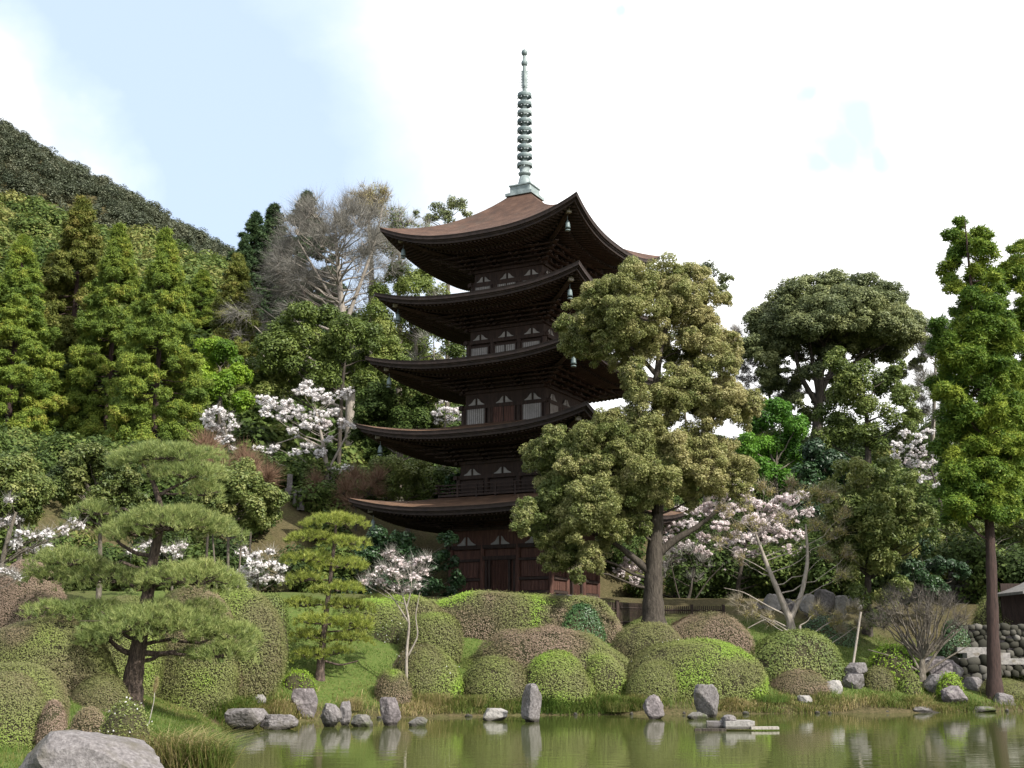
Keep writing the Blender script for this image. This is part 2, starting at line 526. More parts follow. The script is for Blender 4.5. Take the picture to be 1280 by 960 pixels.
def px_trunk(lst, Y, ground=True):
    """trunk as (px, py, radius m[, depth offset])"""
    out = []
    for c in lst:
        p = P(c[0], c[1], Y + (c[3] if len(c) > 3 else 0))
        out.append([*p, c[2]])
    out = np.array(out)
    if ground:
        g = tz(out[0, 0], out[0, 1]) - .15
        if out[0, 2] > g + .05:
            dirx = out[0, 0]
            foot = np.array([[out[0, 0], out[0, 1], g, out[0, 3] * 1.12]])
            foot[0, 2] = tz(foot[0, 0], foot[0, 1]) - .15
            out = np.concatenate([foot, out])
        else:
            out[0, 2] = g
    return out


def trunk_tube(tr, n=10, flare=True):
    s = np.linspace(0, len(tr) - 1, max(10, len(tr) * 4))
    line = np.stack([np.interp(s, np.arange(len(tr)), tr[:, i]) for i in range(4)], 1)
    # soften corners
    for _ in range(2):
        line[1:-1, :3] = .25 * line[:-2, :3] + .5 * line[1:-1, :3] + .25 * line[2:, :3]
    r = line[:, 3].copy()
    if flare:
        h = line[:, 2] - line[0, 2]
        r *= 1 + .45 * np.exp(-h / (2.2 * r[0] + .01))
    r *= 1 + .06 * np.sin(np.arange(len(r)) * 2.1)
    return tube(line[:, :3], r, n)


# ------------------------------------------------------------------ world: sky with clouds
SUN_AZ, SUN_EL = atan2(.75, -.66), radians(41)
w = bpy.data.worlds.new('World')
scene.world = w
w.use_nodes = True
nt = w.node_tree
nt.nodes.clear()
wo = nt.nodes.new('ShaderNodeOutputWorld')
sky = N(nt, 'ShaderNodeTexSky', sky_type='NISHITA', sun_disc=False, sun_elevation=SUN_EL, sun_rotation=SUN_AZ, air_density=1.0, dust_density=.4, ozone_density=1.5)
bg_sky = N(nt, 'ShaderNodeBackground', _1=.10)
nt.links.new(sky.outputs[0], bg_sky.inputs[0])
tc = N(nt, 'ShaderNodeTexCoord')
nz = N(nt, 'ShaderNodeTexNoise', i_Scale=2.6, i_Detail=7, i_Roughness=.55)
nz.inputs['Distortion'].default_value = .25
mp = N(nt, 'ShaderNodeMapping')
mp.inputs['Scale'].default_value = (1, 1, 1.7)
mp.inputs['Location'].default_value = (.3, .1, .45)
nt.links.new(tc.outputs['Generated'], mp.inputs[0])
nt.links.new(mp.outputs[0], nz.inputs['Vector'])
nv = N(nt, 'ShaderNodeTexNoise', i_Scale=9, i_Detail=5)
nt.links.new(tc.outputs['Generated'], nv.inputs['Vector'])
vs = N(nt, 'ShaderNodeVectorMath', operation='MULTIPLY_ADD')
vs.inputs[1].default_value = (.12, .12, .12)
nt.links.new(nv.outputs['Color'], vs.inputs[0])
nt.links.new(tc.outputs['Generated'], vs.inputs[2])


def wmath(op, a, b=None, c=None, clamp=False):
    n = N(nt, 'ShaderNodeMath', operation=op, use_clamp=clamp)
    for i, v in enumerate((a, b, c)):
        if v is None:
            continue
        if hasattr(v, 'links'):
            nt.links.new(v, n.inputs[i])
        else:
            n.inputs[i].default_value = v
    return n.outputs[0]


def blue_gap(px, py, rad):
    d = P(px, py, 1.0) - np.array([0, 0, ZC])
    d = d / np.linalg.norm(d) + .06
    ds = N(nt, 'ShaderNodeVectorMath', operation='DISTANCE')
    ds.inputs[1].default_value = tuple(d)
    nt.links.new(vs.outputs[0], ds.inputs[0])
    mr = N(nt, 'ShaderNodeMapRange', interpolation_type='SMOOTHSTEP', _1=rad * 1.25, _2=0.0, _3=0.0, _4=1.0)
    nt.links.new(ds.outputs['Value'], mr.inputs[0])
    return mr.outputs[0]


cov = wmath('MULTIPLY_ADD', nz.outputs[0], 2.3, -.12)
sep = N(nt, 'ShaderNodeSeparateXYZ')
nt.links.new(tc.outputs['Generated'], sep.inputs[0])
cov = wmath('MULTIPLY_ADD', sep.outputs[0], .9, cov)
for (px, py, rad, s) in ((370, 110, .20, .62), (280, 240, .12, .4), (130, 20, .13, .42), (60, 10, .1, .2)):
    g = blue_gap(px, py, rad)
    cov = wmath('MULTIPLY_ADD', g, -s, cov)
for (px, py, rad, q_) in ((40, 130, .07, .55), (120, 205, .05, .5), (165, 240, .04, .35), (20, 60, .05, .3), (500, 120, .09, .25), (560, 40, .1, .3)):
    cov = wmath('MULTIPLY_ADD', blue_gap(px, py, rad), q_, cov)
cov = wmath('MAXIMUM', cov, .0)
cov = wmath('MINIMUM', cov, 1.0)
bg_cl = N(nt, 'ShaderNodeBackground', _1=1.02)
cyan = None
for (px, py, rad) in ((1070, 165, .048), (1035, 195, .048), (1008, 222, .032), (1100, 190, .03), (742, 18, .014), (1000, 125, .022)):
    g = blue_gap(px, py, rad)
    cyan = g if cyan is None else wmath('MAXIMUM', cyan, g)
cyan = wmath('MULTIPLY', cyan, 1.1, clamp=True)
cr = ramp(nt, [(.05, (.42, .51, .655)), (.30, (.48, .565, .68)), (.55, (.575, .63, .70)), (.78, (.70, .725, .745)), (1, (.95, .95, .95))], cov)
nt.links.new(mixrgb(nt, cyan, cr.outputs[0], (.47, .71, .735)), bg_cl.inputs[0])
mx = N(nt, 'ShaderNodeMixShader')
nt.links.new(wmath('MAXIMUM', cov, .82), mx.inputs[0])
nt.links.new(bg_sky.outputs[0], mx.inputs[1])
nt.links.new(bg_cl.outputs[0], mx.inputs[2])
nt.links.new(mx.outputs[0], wo.inputs[0])

sun = bpy.data.lights.new('sun', 'SUN')
sun.energy = 3.95
sun.angle = radians(.6)
sun.color = (1, .955, .87)
so = bpy.data.objects.new('sun', sun)
COL.objects.link(so)
so.location = (60, -60, 80)
from mathutils import Vector
sd = Vector((sin(SUN_AZ) * cos(SUN_EL), cos(SUN_AZ) * cos(SUN_EL), sin(SUN_EL)))
so.rotation_euler = sd.to_track_quat('Z', 'Y').to_euler()

vs_ = scene.view_settings
vs_.view_transform = 'Standard'
vs_.look = 'None'
vs_.exposure = 0.88
vs_.gamma = 1.0
scene.cycles.max_bounces = 6
scene.cycles.diffuse_bounces = 3
scene.cycles.glossy_bounces = 3
scene.cycles.transmission_bounces = 4
scene.cycles.use_denoising = True

# ------------------------------------------------------------------ ground and water
xs = np.concatenate([np.linspace(-1100, -260, 24), np.linspace(-240, -42, 50), np.arange(-40, 44, .5), np.linspace(46, 240, 46), np.linspace(280, 1100, 20)])
ys = np.concatenate([np.linspace(-400, -30, 10), np.linspace(-20, 14, 12), np.arange(15, 92, .5), np.linspace(93, 460, 150), np.linspace(480, 1500, 24)])
gx, gy = np.meshgrid(xs, ys, indexing='ij')
gz = terrain(gx, gy)
gz = gz + .05 * wave(gx, gy, 0, 9, 1.4, 3) * ((shore_d(gx, gy) > .5) & (gy < 100))
nx, ny = gx.shape
i, j = np.meshgrid(np.arange(nx - 1), np.arange(ny - 1), indexing='ij')
i, j = i.ravel(), j.ravel()
gF = np.stack([i * ny + j, (i + 1) * ny + j, (i + 1) * ny + j + 1, i * ny + j + 1], 1)
lawn = np.clip(1 - np.maximum(np.abs(gx - 2) - 17, 0) / 5, 0, 1) * np.clip((57 - gy) / 4, 0, 1) * np.clip((shore_d(gx, gy) - .6) / .7, 0, 1)
m, nt2, out = mat_new('ground_soil_and_turf')
tcg = N(nt2, 'ShaderNodeTexCoord')
n1 = N(nt2, 'ShaderNodeTexNoise', i_Scale=.55, i_Detail=7, i_Roughness=.65)
n2 = N(nt2, 'ShaderNodeTexNoise', i_Scale=9.0, i_Detail=6, i_Roughness=.7)
for n in (n1, n2):
    nt2.links.new(tcg.outputs['Object'], n.inputs['Vector'])
ra = ramp(nt2, [(.3, (.035, .035, .015)), (.55, (.085, .07, .035)), (.75, (.13, .105, .06))], n2.outputs[0])
rb = ramp(nt2, [(.3, (.05, .08, .02)), (.5, (.08, .115, .026)), (.72, (.13, .13, .05))], n2.outputs[0])
at = N(nt2, 'ShaderNodeAttribute', attribute_name='tint')
am = N(nt2, 'ShaderNodeMath', operation='MULTIPLY_ADD', use_clamp=True)
rn = ramp(nt2, [(.5, (0, 0, 0)), (.7, (.3, .3, .3))], n1.outputs[0])
nt2.links.new(at.outputs['Fac'], am.inputs[0])
am.inputs[1].default_value = 1.0
nt2.links.new(rn.outputs[0], am.inputs[2])
gc = mixrgb(nt2, am.outputs[0], ra.outputs[0], rb.outputs[0])
gp = N(nt2, 'ShaderNodeBsdfPrincipled', i_Roughness=.95)
gp.inputs['Specular IOR Level'].default_value = .1
nt2.links.new(gc, gp.inputs['Base Color'])
gb = N(nt2, 'ShaderNodeBump', i_Strength=.7, i_Distance=.08)
nt2.links.new(n2.outputs[0], gb.inputs['Height'])
nt2.links.new(gb.outputs[0], gp.inputs['Normal'])
nt2.links.new(gp.outputs[0], out.inputs[0])
M['ground'] = m
obj('ground', [(np.stack([gx, gy, gz], -1).reshape(-1, 3), gF, lawn.ravel().astype(np.float32) + 1e-4, 0, True)], m, kind='structure')

m, nt2, out = mat_new('pond_water')
tcw = N(nt2, 'ShaderNodeTexCoord')
mpw = N(nt2, 'ShaderNodeMapping')
mpw.inputs['Scale'].default_value = (.8, 2.2, 1)
nt2.links.new(tcw.outputs['Object'], mpw.inputs[0])
nw = N(nt2, 'ShaderNodeTexNoise', i_Scale=1.1, i_Detail=3, i_Roughness=.5)
nt2.links.new(mpw.outputs[0], nw.inputs['Vector'])
bw = N(nt2, 'ShaderNodeBump', i_Strength=.05, i_Distance=.1)
nt2.links.new(nw.outputs[0], bw.inputs['Height'])
pw = N(nt2, 'ShaderNodeBsdfPrincipled', i_Roughness=.045, i_IOR=1.33)
pw.inputs['Base Color'].default_value = (.052, .062, .017, 1)
nt2.links.new(bw.outputs[0], pw.inputs['Normal'])
nt2.links.new(pw.outputs[0], out.inputs[0])
wv = np.array([[-70, -40, 0], [120, -40, 0], [120, 70, 0], [-70, 70, 0]], float)
obj('pond_water', [(wv, np.array([[0, 1, 2, 3]]))], m, kind='structure')

# ------------------------------------------------------------------ pagoda
PHI, PR, PAX = radians(17.6), 64.8, .71
PZ = 4.67
PG = empty('pagoda', (PAX, PR, PZ), PHI - pi / 4, label='tall dark five storey wooden pagoda with upswept brown bark roofs and bronze spire', cat='pagoda')


def zof(py, Y=62.0):
    return P(640, py, Y)[2] - PZ


W = [6.67, 6.47, 6.20, 5.92, 5.76]            # half width of each roof at its corners
ZCN = [5.06, 8.87, 12.46, 15.94, 19.53]       # height of the corners
LIFT = [.72, .72, .66, .70, 1.05]
HB = [2.85, 2.6, 2.42, 2.25, 2.1]             # half width of each storey
RISE = [1.05, .95, .78, .72, 3.65]
TOPH = [2.62, 2.44, 2.27, 2.12, .62]          # half width where each roof ends
PAN = [(2.74, 3.5), (6.37, 6.97), (10.08, 10.72), (13.62, 14.16), (16.85, 17.4)]
WIN = [None, None, (9.05, 9.95), (12.45, 13.2), (15.75, 16.6)]


def eave_pt(k, u, off=0.0, dz=0.0, lf=1.0):
    """side 0 (towards -Y): point on the eave line at u in [-1, 1], off metres inside"""
    a = np.abs(u)
    bow = 1 - .030 * (1 - a ** 2.2)
    wv_ = W[k] - off
    x = u * wv_
    y = -wv_ * bow - .0
    z = ZCN[k] - LIFT[k] + LIFT[k] * lf * (a ** 2.6) + dz
    return x, y, z


def four(V):
    """the four quarter turns of an array of points"""
    out_ = []
    for q in range(4):
        c, s = [(1, 0), (0, 1), (-1, 0), (0, -1)][q]
        R_ = np.array([[c, s, 0], [-s, c, 0], [0, 0, 1]])
        out_.append(V @ R_)
    return out_


def grid_faces(nu, nv_):
    i_, j_ = np.meshgrid(np.arange(nu - 1), np.arange(nv_ - 1), indexing='ij')
    i_, j_ = i_.ravel(), j_.ravel()
    return np.stack([i_ * nv_ + j_, (i_ + 1) * nv_ + j_, (i_ + 1) * nv_ + j_ + 1, i_ * nv_ + j_ + 1], 1)


def bell_mesh(c, s=.82):
    v1 = lathe([(.0, .30), (.05, .30), (.06, .24), (.11, .20), (.135, .08), (.15, -.10), (.175, -.2), (.15, -.2), (.11, .1), (0, .16)], 14, c)
    v2 = lathe([(.012, .58), (.012, .28)], 6, c)
    v3 = lathe([(.012, .1), (.012, -.3)], 6, c)
    v4 = lathe([(.0, -.27), (.15, -.30), (.165, -.36), (.0, -.37)], 12, c)
    V, f, *r = merge([v1, v2, v3, v4], smooth=True)
    return [((V - c) * s + c, f, *r)]


obj('stone_platform', [merge([box((0, 0, -.25), (8.4, 8.4, .7)), box((0, 0, .135), (7.6, 7.6, .07)), box((0, -4.5, -.3), (2.2, .7, .35)), box((0, -4.9, -.42), (2.2, .7, .25))])], M['granite'], PG)

for k in range(5):
    hb, ze = HB[k], ZCN[k] - LIFT[k]
    z0 = .17 if k == 0 else ZCN[k - 1] - LIFT[k - 1] + .35
    zp0, zp1 = PAN[k]
    ztop = ze - .1
    # ---- storey body
    body = obj('storey_wall', [merge([box((0, 0, (z0 + ztop) / 2), (2 * hb - .16, 2 * hb - .16, ztop - z0))])], M['timber_red'] if k == 0 else M['timber'], PG)
    bay = [-hb, -hb * .36, hb * .36, hb]
    cols = sorted({(a, b) for a in bay for b in bay if abs(a) == hb or abs(b) == hb})
    for a, b in cols:
        sx, sy = np.sign(a), np.sign(b)
        obj('column', [merge([lathe([(.13, z0), (.15, (z0 + zp0) / 2), (.13, zp0)], 12, (a - .02 * sx, b - .02 * sy, 0))], smooth=True)], M['timber_red'] if k == 0 else M['timber'], body)
    beams = []
    for zb, hh, pr in ((zp0 - .10, .2, .16), (zp1 + .07, .16, .10)):
        for q in four(box((0, -hb - pr / 2 + .06, zb), (2 * hb + .5, pr, hh))[0]):
            beams.append((q, BOXF))
    if k == 0:
        for zb in (.35, 1.02, 1.98):
            for sgn in (-1, 1):
                for q in four(box((sgn * hb * .68, -hb - .02, zb), (hb * .62, .14, .13))[0]):
                    beams.append((q, BOXF))
    obj('tie_beam', [merge(beams)], M['timber'], body)
    # ---- plaster between the bracket sets, struts with curved shoulders
    for f in range(4):
        for bi, xc in enumerate((-hb * .68, 0, hb * .68)):
            wpan = hb * .62 * .5
            hp = zp1 - zp0
            polys = []
            for sgn in (-1, 1):
                t_ = np.linspace(0, 1, 7)
                ox = .07 + (wpan * .42 - .05) * (1 - t_) ** 3 + .13 * (1 - t_ ** 5)
                oz = zp0 + .01 + hp * (.06 + .5 * t_)
                ins = np.column_stack([np.full(7, sgn * .07), oz])
                outs = np.column_stack([sgn * ox, oz])
                ring_in = np.vstack([[sgn * .07, zp0 + .01], ins])
                ring_out = np.vstack([[sgn * ox[0], zp0 + .01], outs])
                v = []
                for yy in (-hb - .018, -hb + .03):
                    for pnt in np.vstack([ring_in, ring_out]):
                        v.append([xc + pnt[0], yy, pnt[1]])
                v = np.array(v)
                fq = []
                for t in range(7):
                    fq.append([t, t + 1, 8 + t + 1, 8 + t])
                    fq.append([16 + t, 16 + 8 + t, 16 + 8 + t + 1, 16 + t + 1])
                    fq.append([8 + t, 8 + t + 1, 24 + t + 1, 24 + t])
                polys.append((four(v)[f], np.array(fq)))
            obj('plaster_panel', [merge(polys)], M['plaster'], body)
    # ---- windows and doors
    if WIN[k]:
        wz0, wz1 = WIN[k]
        for f in range(4):
            for bi, xc in enumerate((-hb * .68, 0, hb * .68)):
                wd = hb * (.44 if bi != 1 else .52)
                sl = [box((xc, -hb - .005, (wz0 + wz1) / 2), (wd, .13, wz1 - wz0))]
                bars = []
                nb_ = 9
                for t in range(nb_):
                    bars.append(box((xc - wd / 2 + wd * (t + .5) / nb_, -hb - .078, (wz0 + wz1) / 2), (.016, .012, wz1 - wz0 - .02)))
                fr = []
                for zz in (wz0 - .03, wz1 + .03):
                    fr.append(box((xc, -hb - .05, zz), (wd + .14, .12, .06)))
                for sx in (-1, 1):
                    fr.append(box((xc + sx * (wd / 2 + .035), -hb - .05, (wz0 + wz1) / 2), (.07, .12, wz1 - wz0)))
                if bi == 1:
                    fr.append(box((xc, -hb - .055, (wz0 + wz1) / 2), (.06, .12, wz1 - wz0)))
                rot = lambda L: [(four(v)[f], fc) for v, fc in L]
                obj('door' if bi == 1 else 'window', [merge(rot(sl)), merge(rot(bars + fr), mi=1)], [M['plaster'] if (bi != 1 or k != 2) else M['timber_red'], M['timber']], body)
    elif k == 0:
        for f in range(4):
            fr, lat = [], []
            wd, dz0, dz1 = hb * .34, .2, 1.95
            fr.append(box((0, -hb - .03, dz1 + .12), (hb * .66, .16, .2)))
            for sx in (-1, 1):
                fr.append(box((sx * (wd / 2 + .08), -hb - .03, (dz0 + dz1) / 2), (.12, .16, dz1 - dz0)))
                fr.append(box((sx * hb * .31, -hb + .03, (dz0 + dz1) / 2), (hb * .1, .08, dz1 - dz0)))
            for t in range(11):
                lat.append(box((-wd / 2 + wd * (t + .5) / 11, -hb - .01, (dz0 + dz1) / 2), (.03, .03, dz1 - dz0)))
            for t in range(22):
                lat.append(box((0, -hb + .022, dz0 + (dz1 - dz0) * (t + .5) / 22), (wd, .03, .024)))
            rot = lambda L: [(four(v)[f], fc) for v, fc in L]
            obj('lattice_door', [merge(rot(lat)), merge(rot(fr), mi=1)], [M['greywood'] if f == 9 else M['timber_red'], M['timber']], body)
            for sx in (-1, 1):
                pan = []
                for (pz0, pz1) in ((.44, .93), (1.12, 1.9)):
                    pan.append(box((sx * hb * .68, -hb + .035, (pz0 + pz1) / 2), (hb * .5, .06, pz1 - pz0)))
                    for t in range(7):
                        pan.append(box((sx * hb * .68 + (t - 3) * hb * .07, -hb + .0, (pz0 + pz1) / 2), (.018, .03, pz1 - pz0)))
                obj('wall_panelling', [merge(rot(pan))], M['timber_red'], body)
    else:
        for f in range(4):
            fr = []
            for bi, xc in enumerate((-hb * .68, 0, hb * .68)):
                fr.append(box((xc, -hb + .02, (z0 + zp0) / 2), (hb * .5, .12, (zp0 - z0) * .62)))
            obj('wall_panelling', [merge([(four(v)[f], fc) for v, fc in fr])], M['timber'], body)
    # ---- roof
    nu, nvv = 49, 16
    u = np.linspace(-1, 1, nu)
    vv = np.linspace(0, 1, nvv)
    ex, ey, ez = eave_pt(k, u)
    th = TOPH[k]
    Vr = np.zeros((nu, nvv, 3))
    for b, v in enumerate(vv):
        prof = (v * .55 + .45 * v ** 2.2) if k == 4 else (v * .72 + .28 * v * v)
        Vr[:, b, 0] = ex * (1 - v) + u * th * v
        Vr[:, b, 1] = ey * (1 - v) - th * v
        Vr[:, b, 2] = (ez - (ZCN[k] - LIFT[k])) * (1 - v) ** 1.9 + (ZCN[k] - LIFT[k]) + RISE[k] * prof
    Fr = grid_faces(nu, nvv)
    roof = obj('roof', [merge([(q, Fr) for q in four(Vr.reshape(-1, 3))], smooth=True)], M['bark_roof'] if k == 4 else M['bark_roof_sunlit'], PG)
    # ---- thick layered edge
    sec = [(0, 0, 1), (.03, -.10, 1), (.035, -.2, 1), (.13, -.21, 1), (.14, -.27, 1), (.20, -.275, 1), (.21, -.40, 1), (.36, -.40, .98)]
    E_ = np.stack([np.stack(eave_pt(k, u, *s_), -1) for s_ in sec], 1)
    obj('eave_edge', [merge([(q, grid_faces(nu, len(sec))[:, ::-1]) for q in four(E_.reshape(-1, 3))])], M['eave'], roof)
    # ---- underside: two tiers of rafters over boards
    d1, d2 = 1.45, 2.55
    sec = [(.36, -.36, .98), (d1, -.30, .72), (d1 + .01, -.46, .72), (d2, -.40, .45), (W[k] - hb - .1, -.36, .25)]
    E_ = np.stack([np.stack(eave_pt(k, u, *s_), -1) for s_ in sec], 1)
    und = [(q, grid_faces(nu, len(sec))[:, ::-1]) for q in four(E_.reshape(-1, 3))]
    raft = []
    nr = int(W[k] * 2 / .235)
    for t in range(nr):
        x = -W[k] + (t + .5) * 2 * W[k] / nr
        for (o0, o1, dz, lf0, lf1) in ((.34, d1, -.415, .98, .72), (d1 + .0, d2 + .3, -.52, .72, .42)):
            if W[k] - o0 < abs(x) + .05:
                continue
            o1b = min(o1, W[k] - abs(x))
            pa = np.array(eave_pt(k, x / (W[k] - o0), o0, dz, lf0))
            fr_ = (o1b - o0) / (o1 - o0)
            pb = np.array(eave_pt(k, min(1, abs(x) / max(W[k] - o1b, .1)) * np.sign(x), o1b, dz + .06 * fr_, lf0 + (lf1 - lf0) * fr_))
            pb[0] = x
            pa[0] = x
            hw, hh = .045, .055
            v = np.array([[pp[0] + sx * hw, pp[1], pp[2] + sz * hh] for pp in (pa, pb) for sz in (-1, 1) for sx in (-1, 1)])
            fq = np.array([[0, 1, 3, 2], [4, 6, 7, 5], [0, 4, 5, 1], [2, 3, 7, 6], [0, 2, 6, 4], [1, 5, 7, 3]])
            raft += [(q, fq) for q in four(v)]
    obj('rafter_underside', [merge(und), merge(raft, mi=1)], [M['eave'], M['timber']], roof)
    # ---- bracket sets: stepped arms, bearing blocks and ring beams
    br = []
    zb0, zb1 = zp1 + .12, ze - .42
    nt_ = 4
    for t in range(nt_):
        z = zb0 + (zb1 - zb0) * (t + .5) / nt_
        outd = .18 + .36 * t
        hh = (zb1 - zb0) / nt_
        for q in four(box((0, -hb - outd, z + hh * .18), (2 * (hb + outd) + .3, .13, hh * .42))[0]):
            br.append((q, BOXF))
        for xc in bay:
            cc = xc + np.sign(xc) * 0
            for q in four(box((cc, -hb - outd / 2 - .1, z - hh * .12), (.15, outd + .45, hh * .5))[0]):
                br.append((q, BOXF))
            for q in four(box((cc, -hb - outd - .1, z - hh * .1), (.85, .13, hh * .36))[0]):
                br.append((q, BOXF))
            for xo in (-.36, 0, .36):
                for q in four(box((cc + xo, -hb - outd - .1, z + hh * .2), (.17, .18, hh * .3))[0]):
                    br.append((q, BOXF))
        Ld = (outd + .5) * 1.42
        bb = box((0, -(hb * 1.414 + Ld / 2 - .2), z - hh * .1), (.18, Ld, hh * .5))[0]
        cs, sn = cos(pi / 4), sin(pi / 4)
        bb = bb @ np.array([[cs, sn, 0], [-sn, cs, 0], [0, 0, 1]])
        for q in four(bb):
            br.append((q, BOXF))
    obj('bracket_tier', [merge(br)], M['timber'], roof)
    # ---- corner beams and hanging bells
    for q in range(4):
        a = -pi / 4 + q * pi / 2
        dirv = np.array([cos(a), sin(a), 0])
        R0, R1 = hb * 1.414 + .5, (W[k] - .85) * 1.414
        za, zb = ze - .55 + LIFT[k] * .18, ZCN[k] - .62
        p0, p1 = dirv * R0 + [0, 0, za], dirv * R1 + [0, 0, zb]
        pm = (p0 + p1) / 2 - [0, 0, .10]
        obj('hip_rafter', [merge([tube([p0, pm, p1], [.13, .13, .12], 4)])], M['timber'], roof)
        bp = dirv * (R1 - .12) + [0, 0, zb - .68]
        o = obj('wind_bell', bell_mesh(bp), M['bronze_d'], roof, smooth=True)
    for q in range(4):
        a = -pi / 4 + q * pi / 2
        R1 = (W[k] - .85) * 1.414
        obj('beam_end_cap', [merge([box((cos(a) * (R1 + .04), sin(a) * (R1 + .04), ZCN[k] - .62), (.2, .24, .2), a)])], M['greywood'], roof)
    # ---- railing standing on the lowest roof
    if k == 1:
        rl = []
        hr_ = hb + .72
        for zz, th_ in ((.52, .06), (.34, .05), (.14, .06)):
            for q in four(box((0, -hr_, z0 + .62 + zz), (2 * hr_ + .5, .06, th_))[0]):
                rl.append((q, BOXF))
        for t in range(7):
            for q in four(box((-hr_ + t * hr_ / 3, -hr_ - .0, z0 + .78), (.09, .09, .72))[0]):
                rl.append((q, BOXF))
        for q in four(box((0, -hr_ + .35, z0 + .60), (2 * hr_, .8, .1))[0]):
            rl.append((q, BOXF))
        obj('balcony_railing', [merge(rl)], M['timber'], PG)

# ---- spire
YS = 64.8
sp = obj('spire', [merge([lathe([(.13, zof(236, YS)), (.13, zof(118, YS)), (.11, zof(86, YS)), (.07, zof(64, YS))], 10)], smooth=True)], M['bronze'], PG)
zr = zof(243, YS - .6)
zr1 = zof(231, YS - .6)
obj('base_box', [merge([box((0, 0, zr + .05), (1.62, 1.62, .16)), box((0, 0, (zr + zr1) / 2 + .06), (1.22, 1.22, zr1 - zr)), box((0, 0, zr1 + .04), (1.34, 1.34, .07))])], M['bronze'], sp)
za, zb = zr1, zof(221, YS)
obj('dome', [merge([lathe([(.40, za), (.41, za + .1), (.38, za + .3), (.28, zb), (.0, zb + .05)], 20)], smooth=True)], M['bronze'], sp)
za, zb = zof(220, YS), zof(207, YS)
obj('lotus_cup', [merge([lathe([(.16, za), (.34, za + .05), (.37, za + .16), (.26, za + .22), (.33, zb - .12), (.40, zb), (.3, zb - .02), (.1, za + .25)], 16)], smooth=True)], M['bronze'], sp)
for r_i in range(9):
    zc_ = zof(206.5 - 10.9 * r_i, YS)
    R_ = .43 - .004 * r_i
    ring = [lathe([(R_, -.11), (R_ + .015, 0), (R_ - .01, .10), (R_ - .055, .10), (R_ - .05, -.11), (R_, -.11)], 28, (0, 0, zc_))]
    ring.append(lathe([(.10, -.2), (.15, -.15), (.15, .12), (.1, .16)], 12, (0, 0, zc_)))
    for a in range(8):
        ring.append(box((cos(a * pi / 4) * .25, sin(a * pi / 4) * .25, zc_ + .06), (.3, .04, .06), a * pi / 4))
    for a in range(4):
        aa = a * pi / 2 + .4
        ring.append(lathe([(.0, -.02), (.03, -.06), (.035, -.13), (0, -.13)], 6, (cos(aa) * R_, sin(aa) * R_, zc_ - .1)))
    obj('ring', [merge(ring, smooth=False)], M['bronze_d'] if r_i % 3 else M['bronze'], sp)
z0_, z1_ = zof(110, YS), zof(89, YS)
fl = []
for a in range(4):
    an = a * pi / 2 + .45
    for r0, r1 in ((.0, 0),):
        for rr_ in (.17, .33):
            fl.append(box((cos(an) * rr_, sin(an) * rr_, (z0_ + z1_) / 2), (.03, .03, z1_ - z0_), an))
        for t in range(7):
            fl.append(box((cos(an) * .22, sin(an) * .22, z0_ + (z1_ - z0_) * t / 6), (.26, .02, .026), an))
fl.append(lathe([(.14, z0_), (.15, z1_)], 10))
obj('flame_panel', [merge(fl)], M['bronze'], sp)
for py, r_ in ((79, .19), (66, .18)):
    zc_ = zof(py, YS)
    obj('orb', [merge([lathe([(0.02, zc_ - .2)] + [(r_ * sin(t), zc_ - r_ * 1.15 * cos(t)) for t in np.linspace(.3, pi - .3, 9)] + [(.02, zc_ + .2)], 16)], smooth=True)], M['bronze_d'], sp)
obj('tip', [merge([lathe([(.03, zof(64, YS)), (.004, zof(57, YS))], 8)])], M['bronze'], sp)
# ------------------------------------------------------------------ rocks
_ico = None


def ico(n=4):
    global _ico
    if _ico is None:
        import bmesh
        bm = bmesh.new()
        bmesh.ops.create_icosphere(bm, subdivisions=n, radius=1)
        V = np.array([v.co[:] for v in bm.verts])
        Fi = np.array([[v.index for v in f.verts] for f in bm.faces])
        bm.free()
        _ico = (V / np.linalg.norm(V, axis=1)[:, None], Fi)
    return _ico


def rock(x0, x1, y0, y1, label, mat='granite', Y=None, seed=1, depth=.8, group='stones along the pond edge', rough=.04, planes=13, name='rock', sink=.12):
    xm = (x0 + x1) / 2
    Y = Y or ground_hit(xm, y1)
    w_ = (x1 - x0) * MPP(Y)
    top, bot = P(xm, y0, Y)[2], P(xm, y1, Y)[2] - sink
    h_ = top - bot
    r = np.random.default_rng(seed)
    d, Fi = ico()
    nrm = r.normal(size=(planes, 3))
    nrm /= np.linalg.norm(nrm, axis=1)[:, None]
    nrm = np.vstack([nrm, [[0, .05, 1], [.1, -1, .15]]])
    off = r.uniform(.62, .95, len(nrm))
    dt = d @ nrm.T
    rr = np.where(dt > .05, off / np.maximum(dt, .05), 9).min(1)
    V = d * np.minimum(rr, 1.15)[:, None]
    V *= 1 + rough * wave(V[:, 0], V[:, 1], V[:, 2], seed, 5, 4)[:, None] + rough * .5 * wave(V[:, 0], V[:, 1], V[:, 2], seed + 9, 14, 3)[:, None]
    V -= V.min(0)
    V /= V.max(0)
    c = P(xm, y1, Y)
    dd = max(w_, h_ * .6) * depth
    V = (V - [.5, .5, 0]) * [w_, dd, h_] + [c[0], Y + dd * .3, bot]
    base = (c[0], Y + dd * .3, bot)
    return thing_mesh(name, [(V, Fi, None, 0, False)], M[mat], base, label=label, cat='rock', group=group)


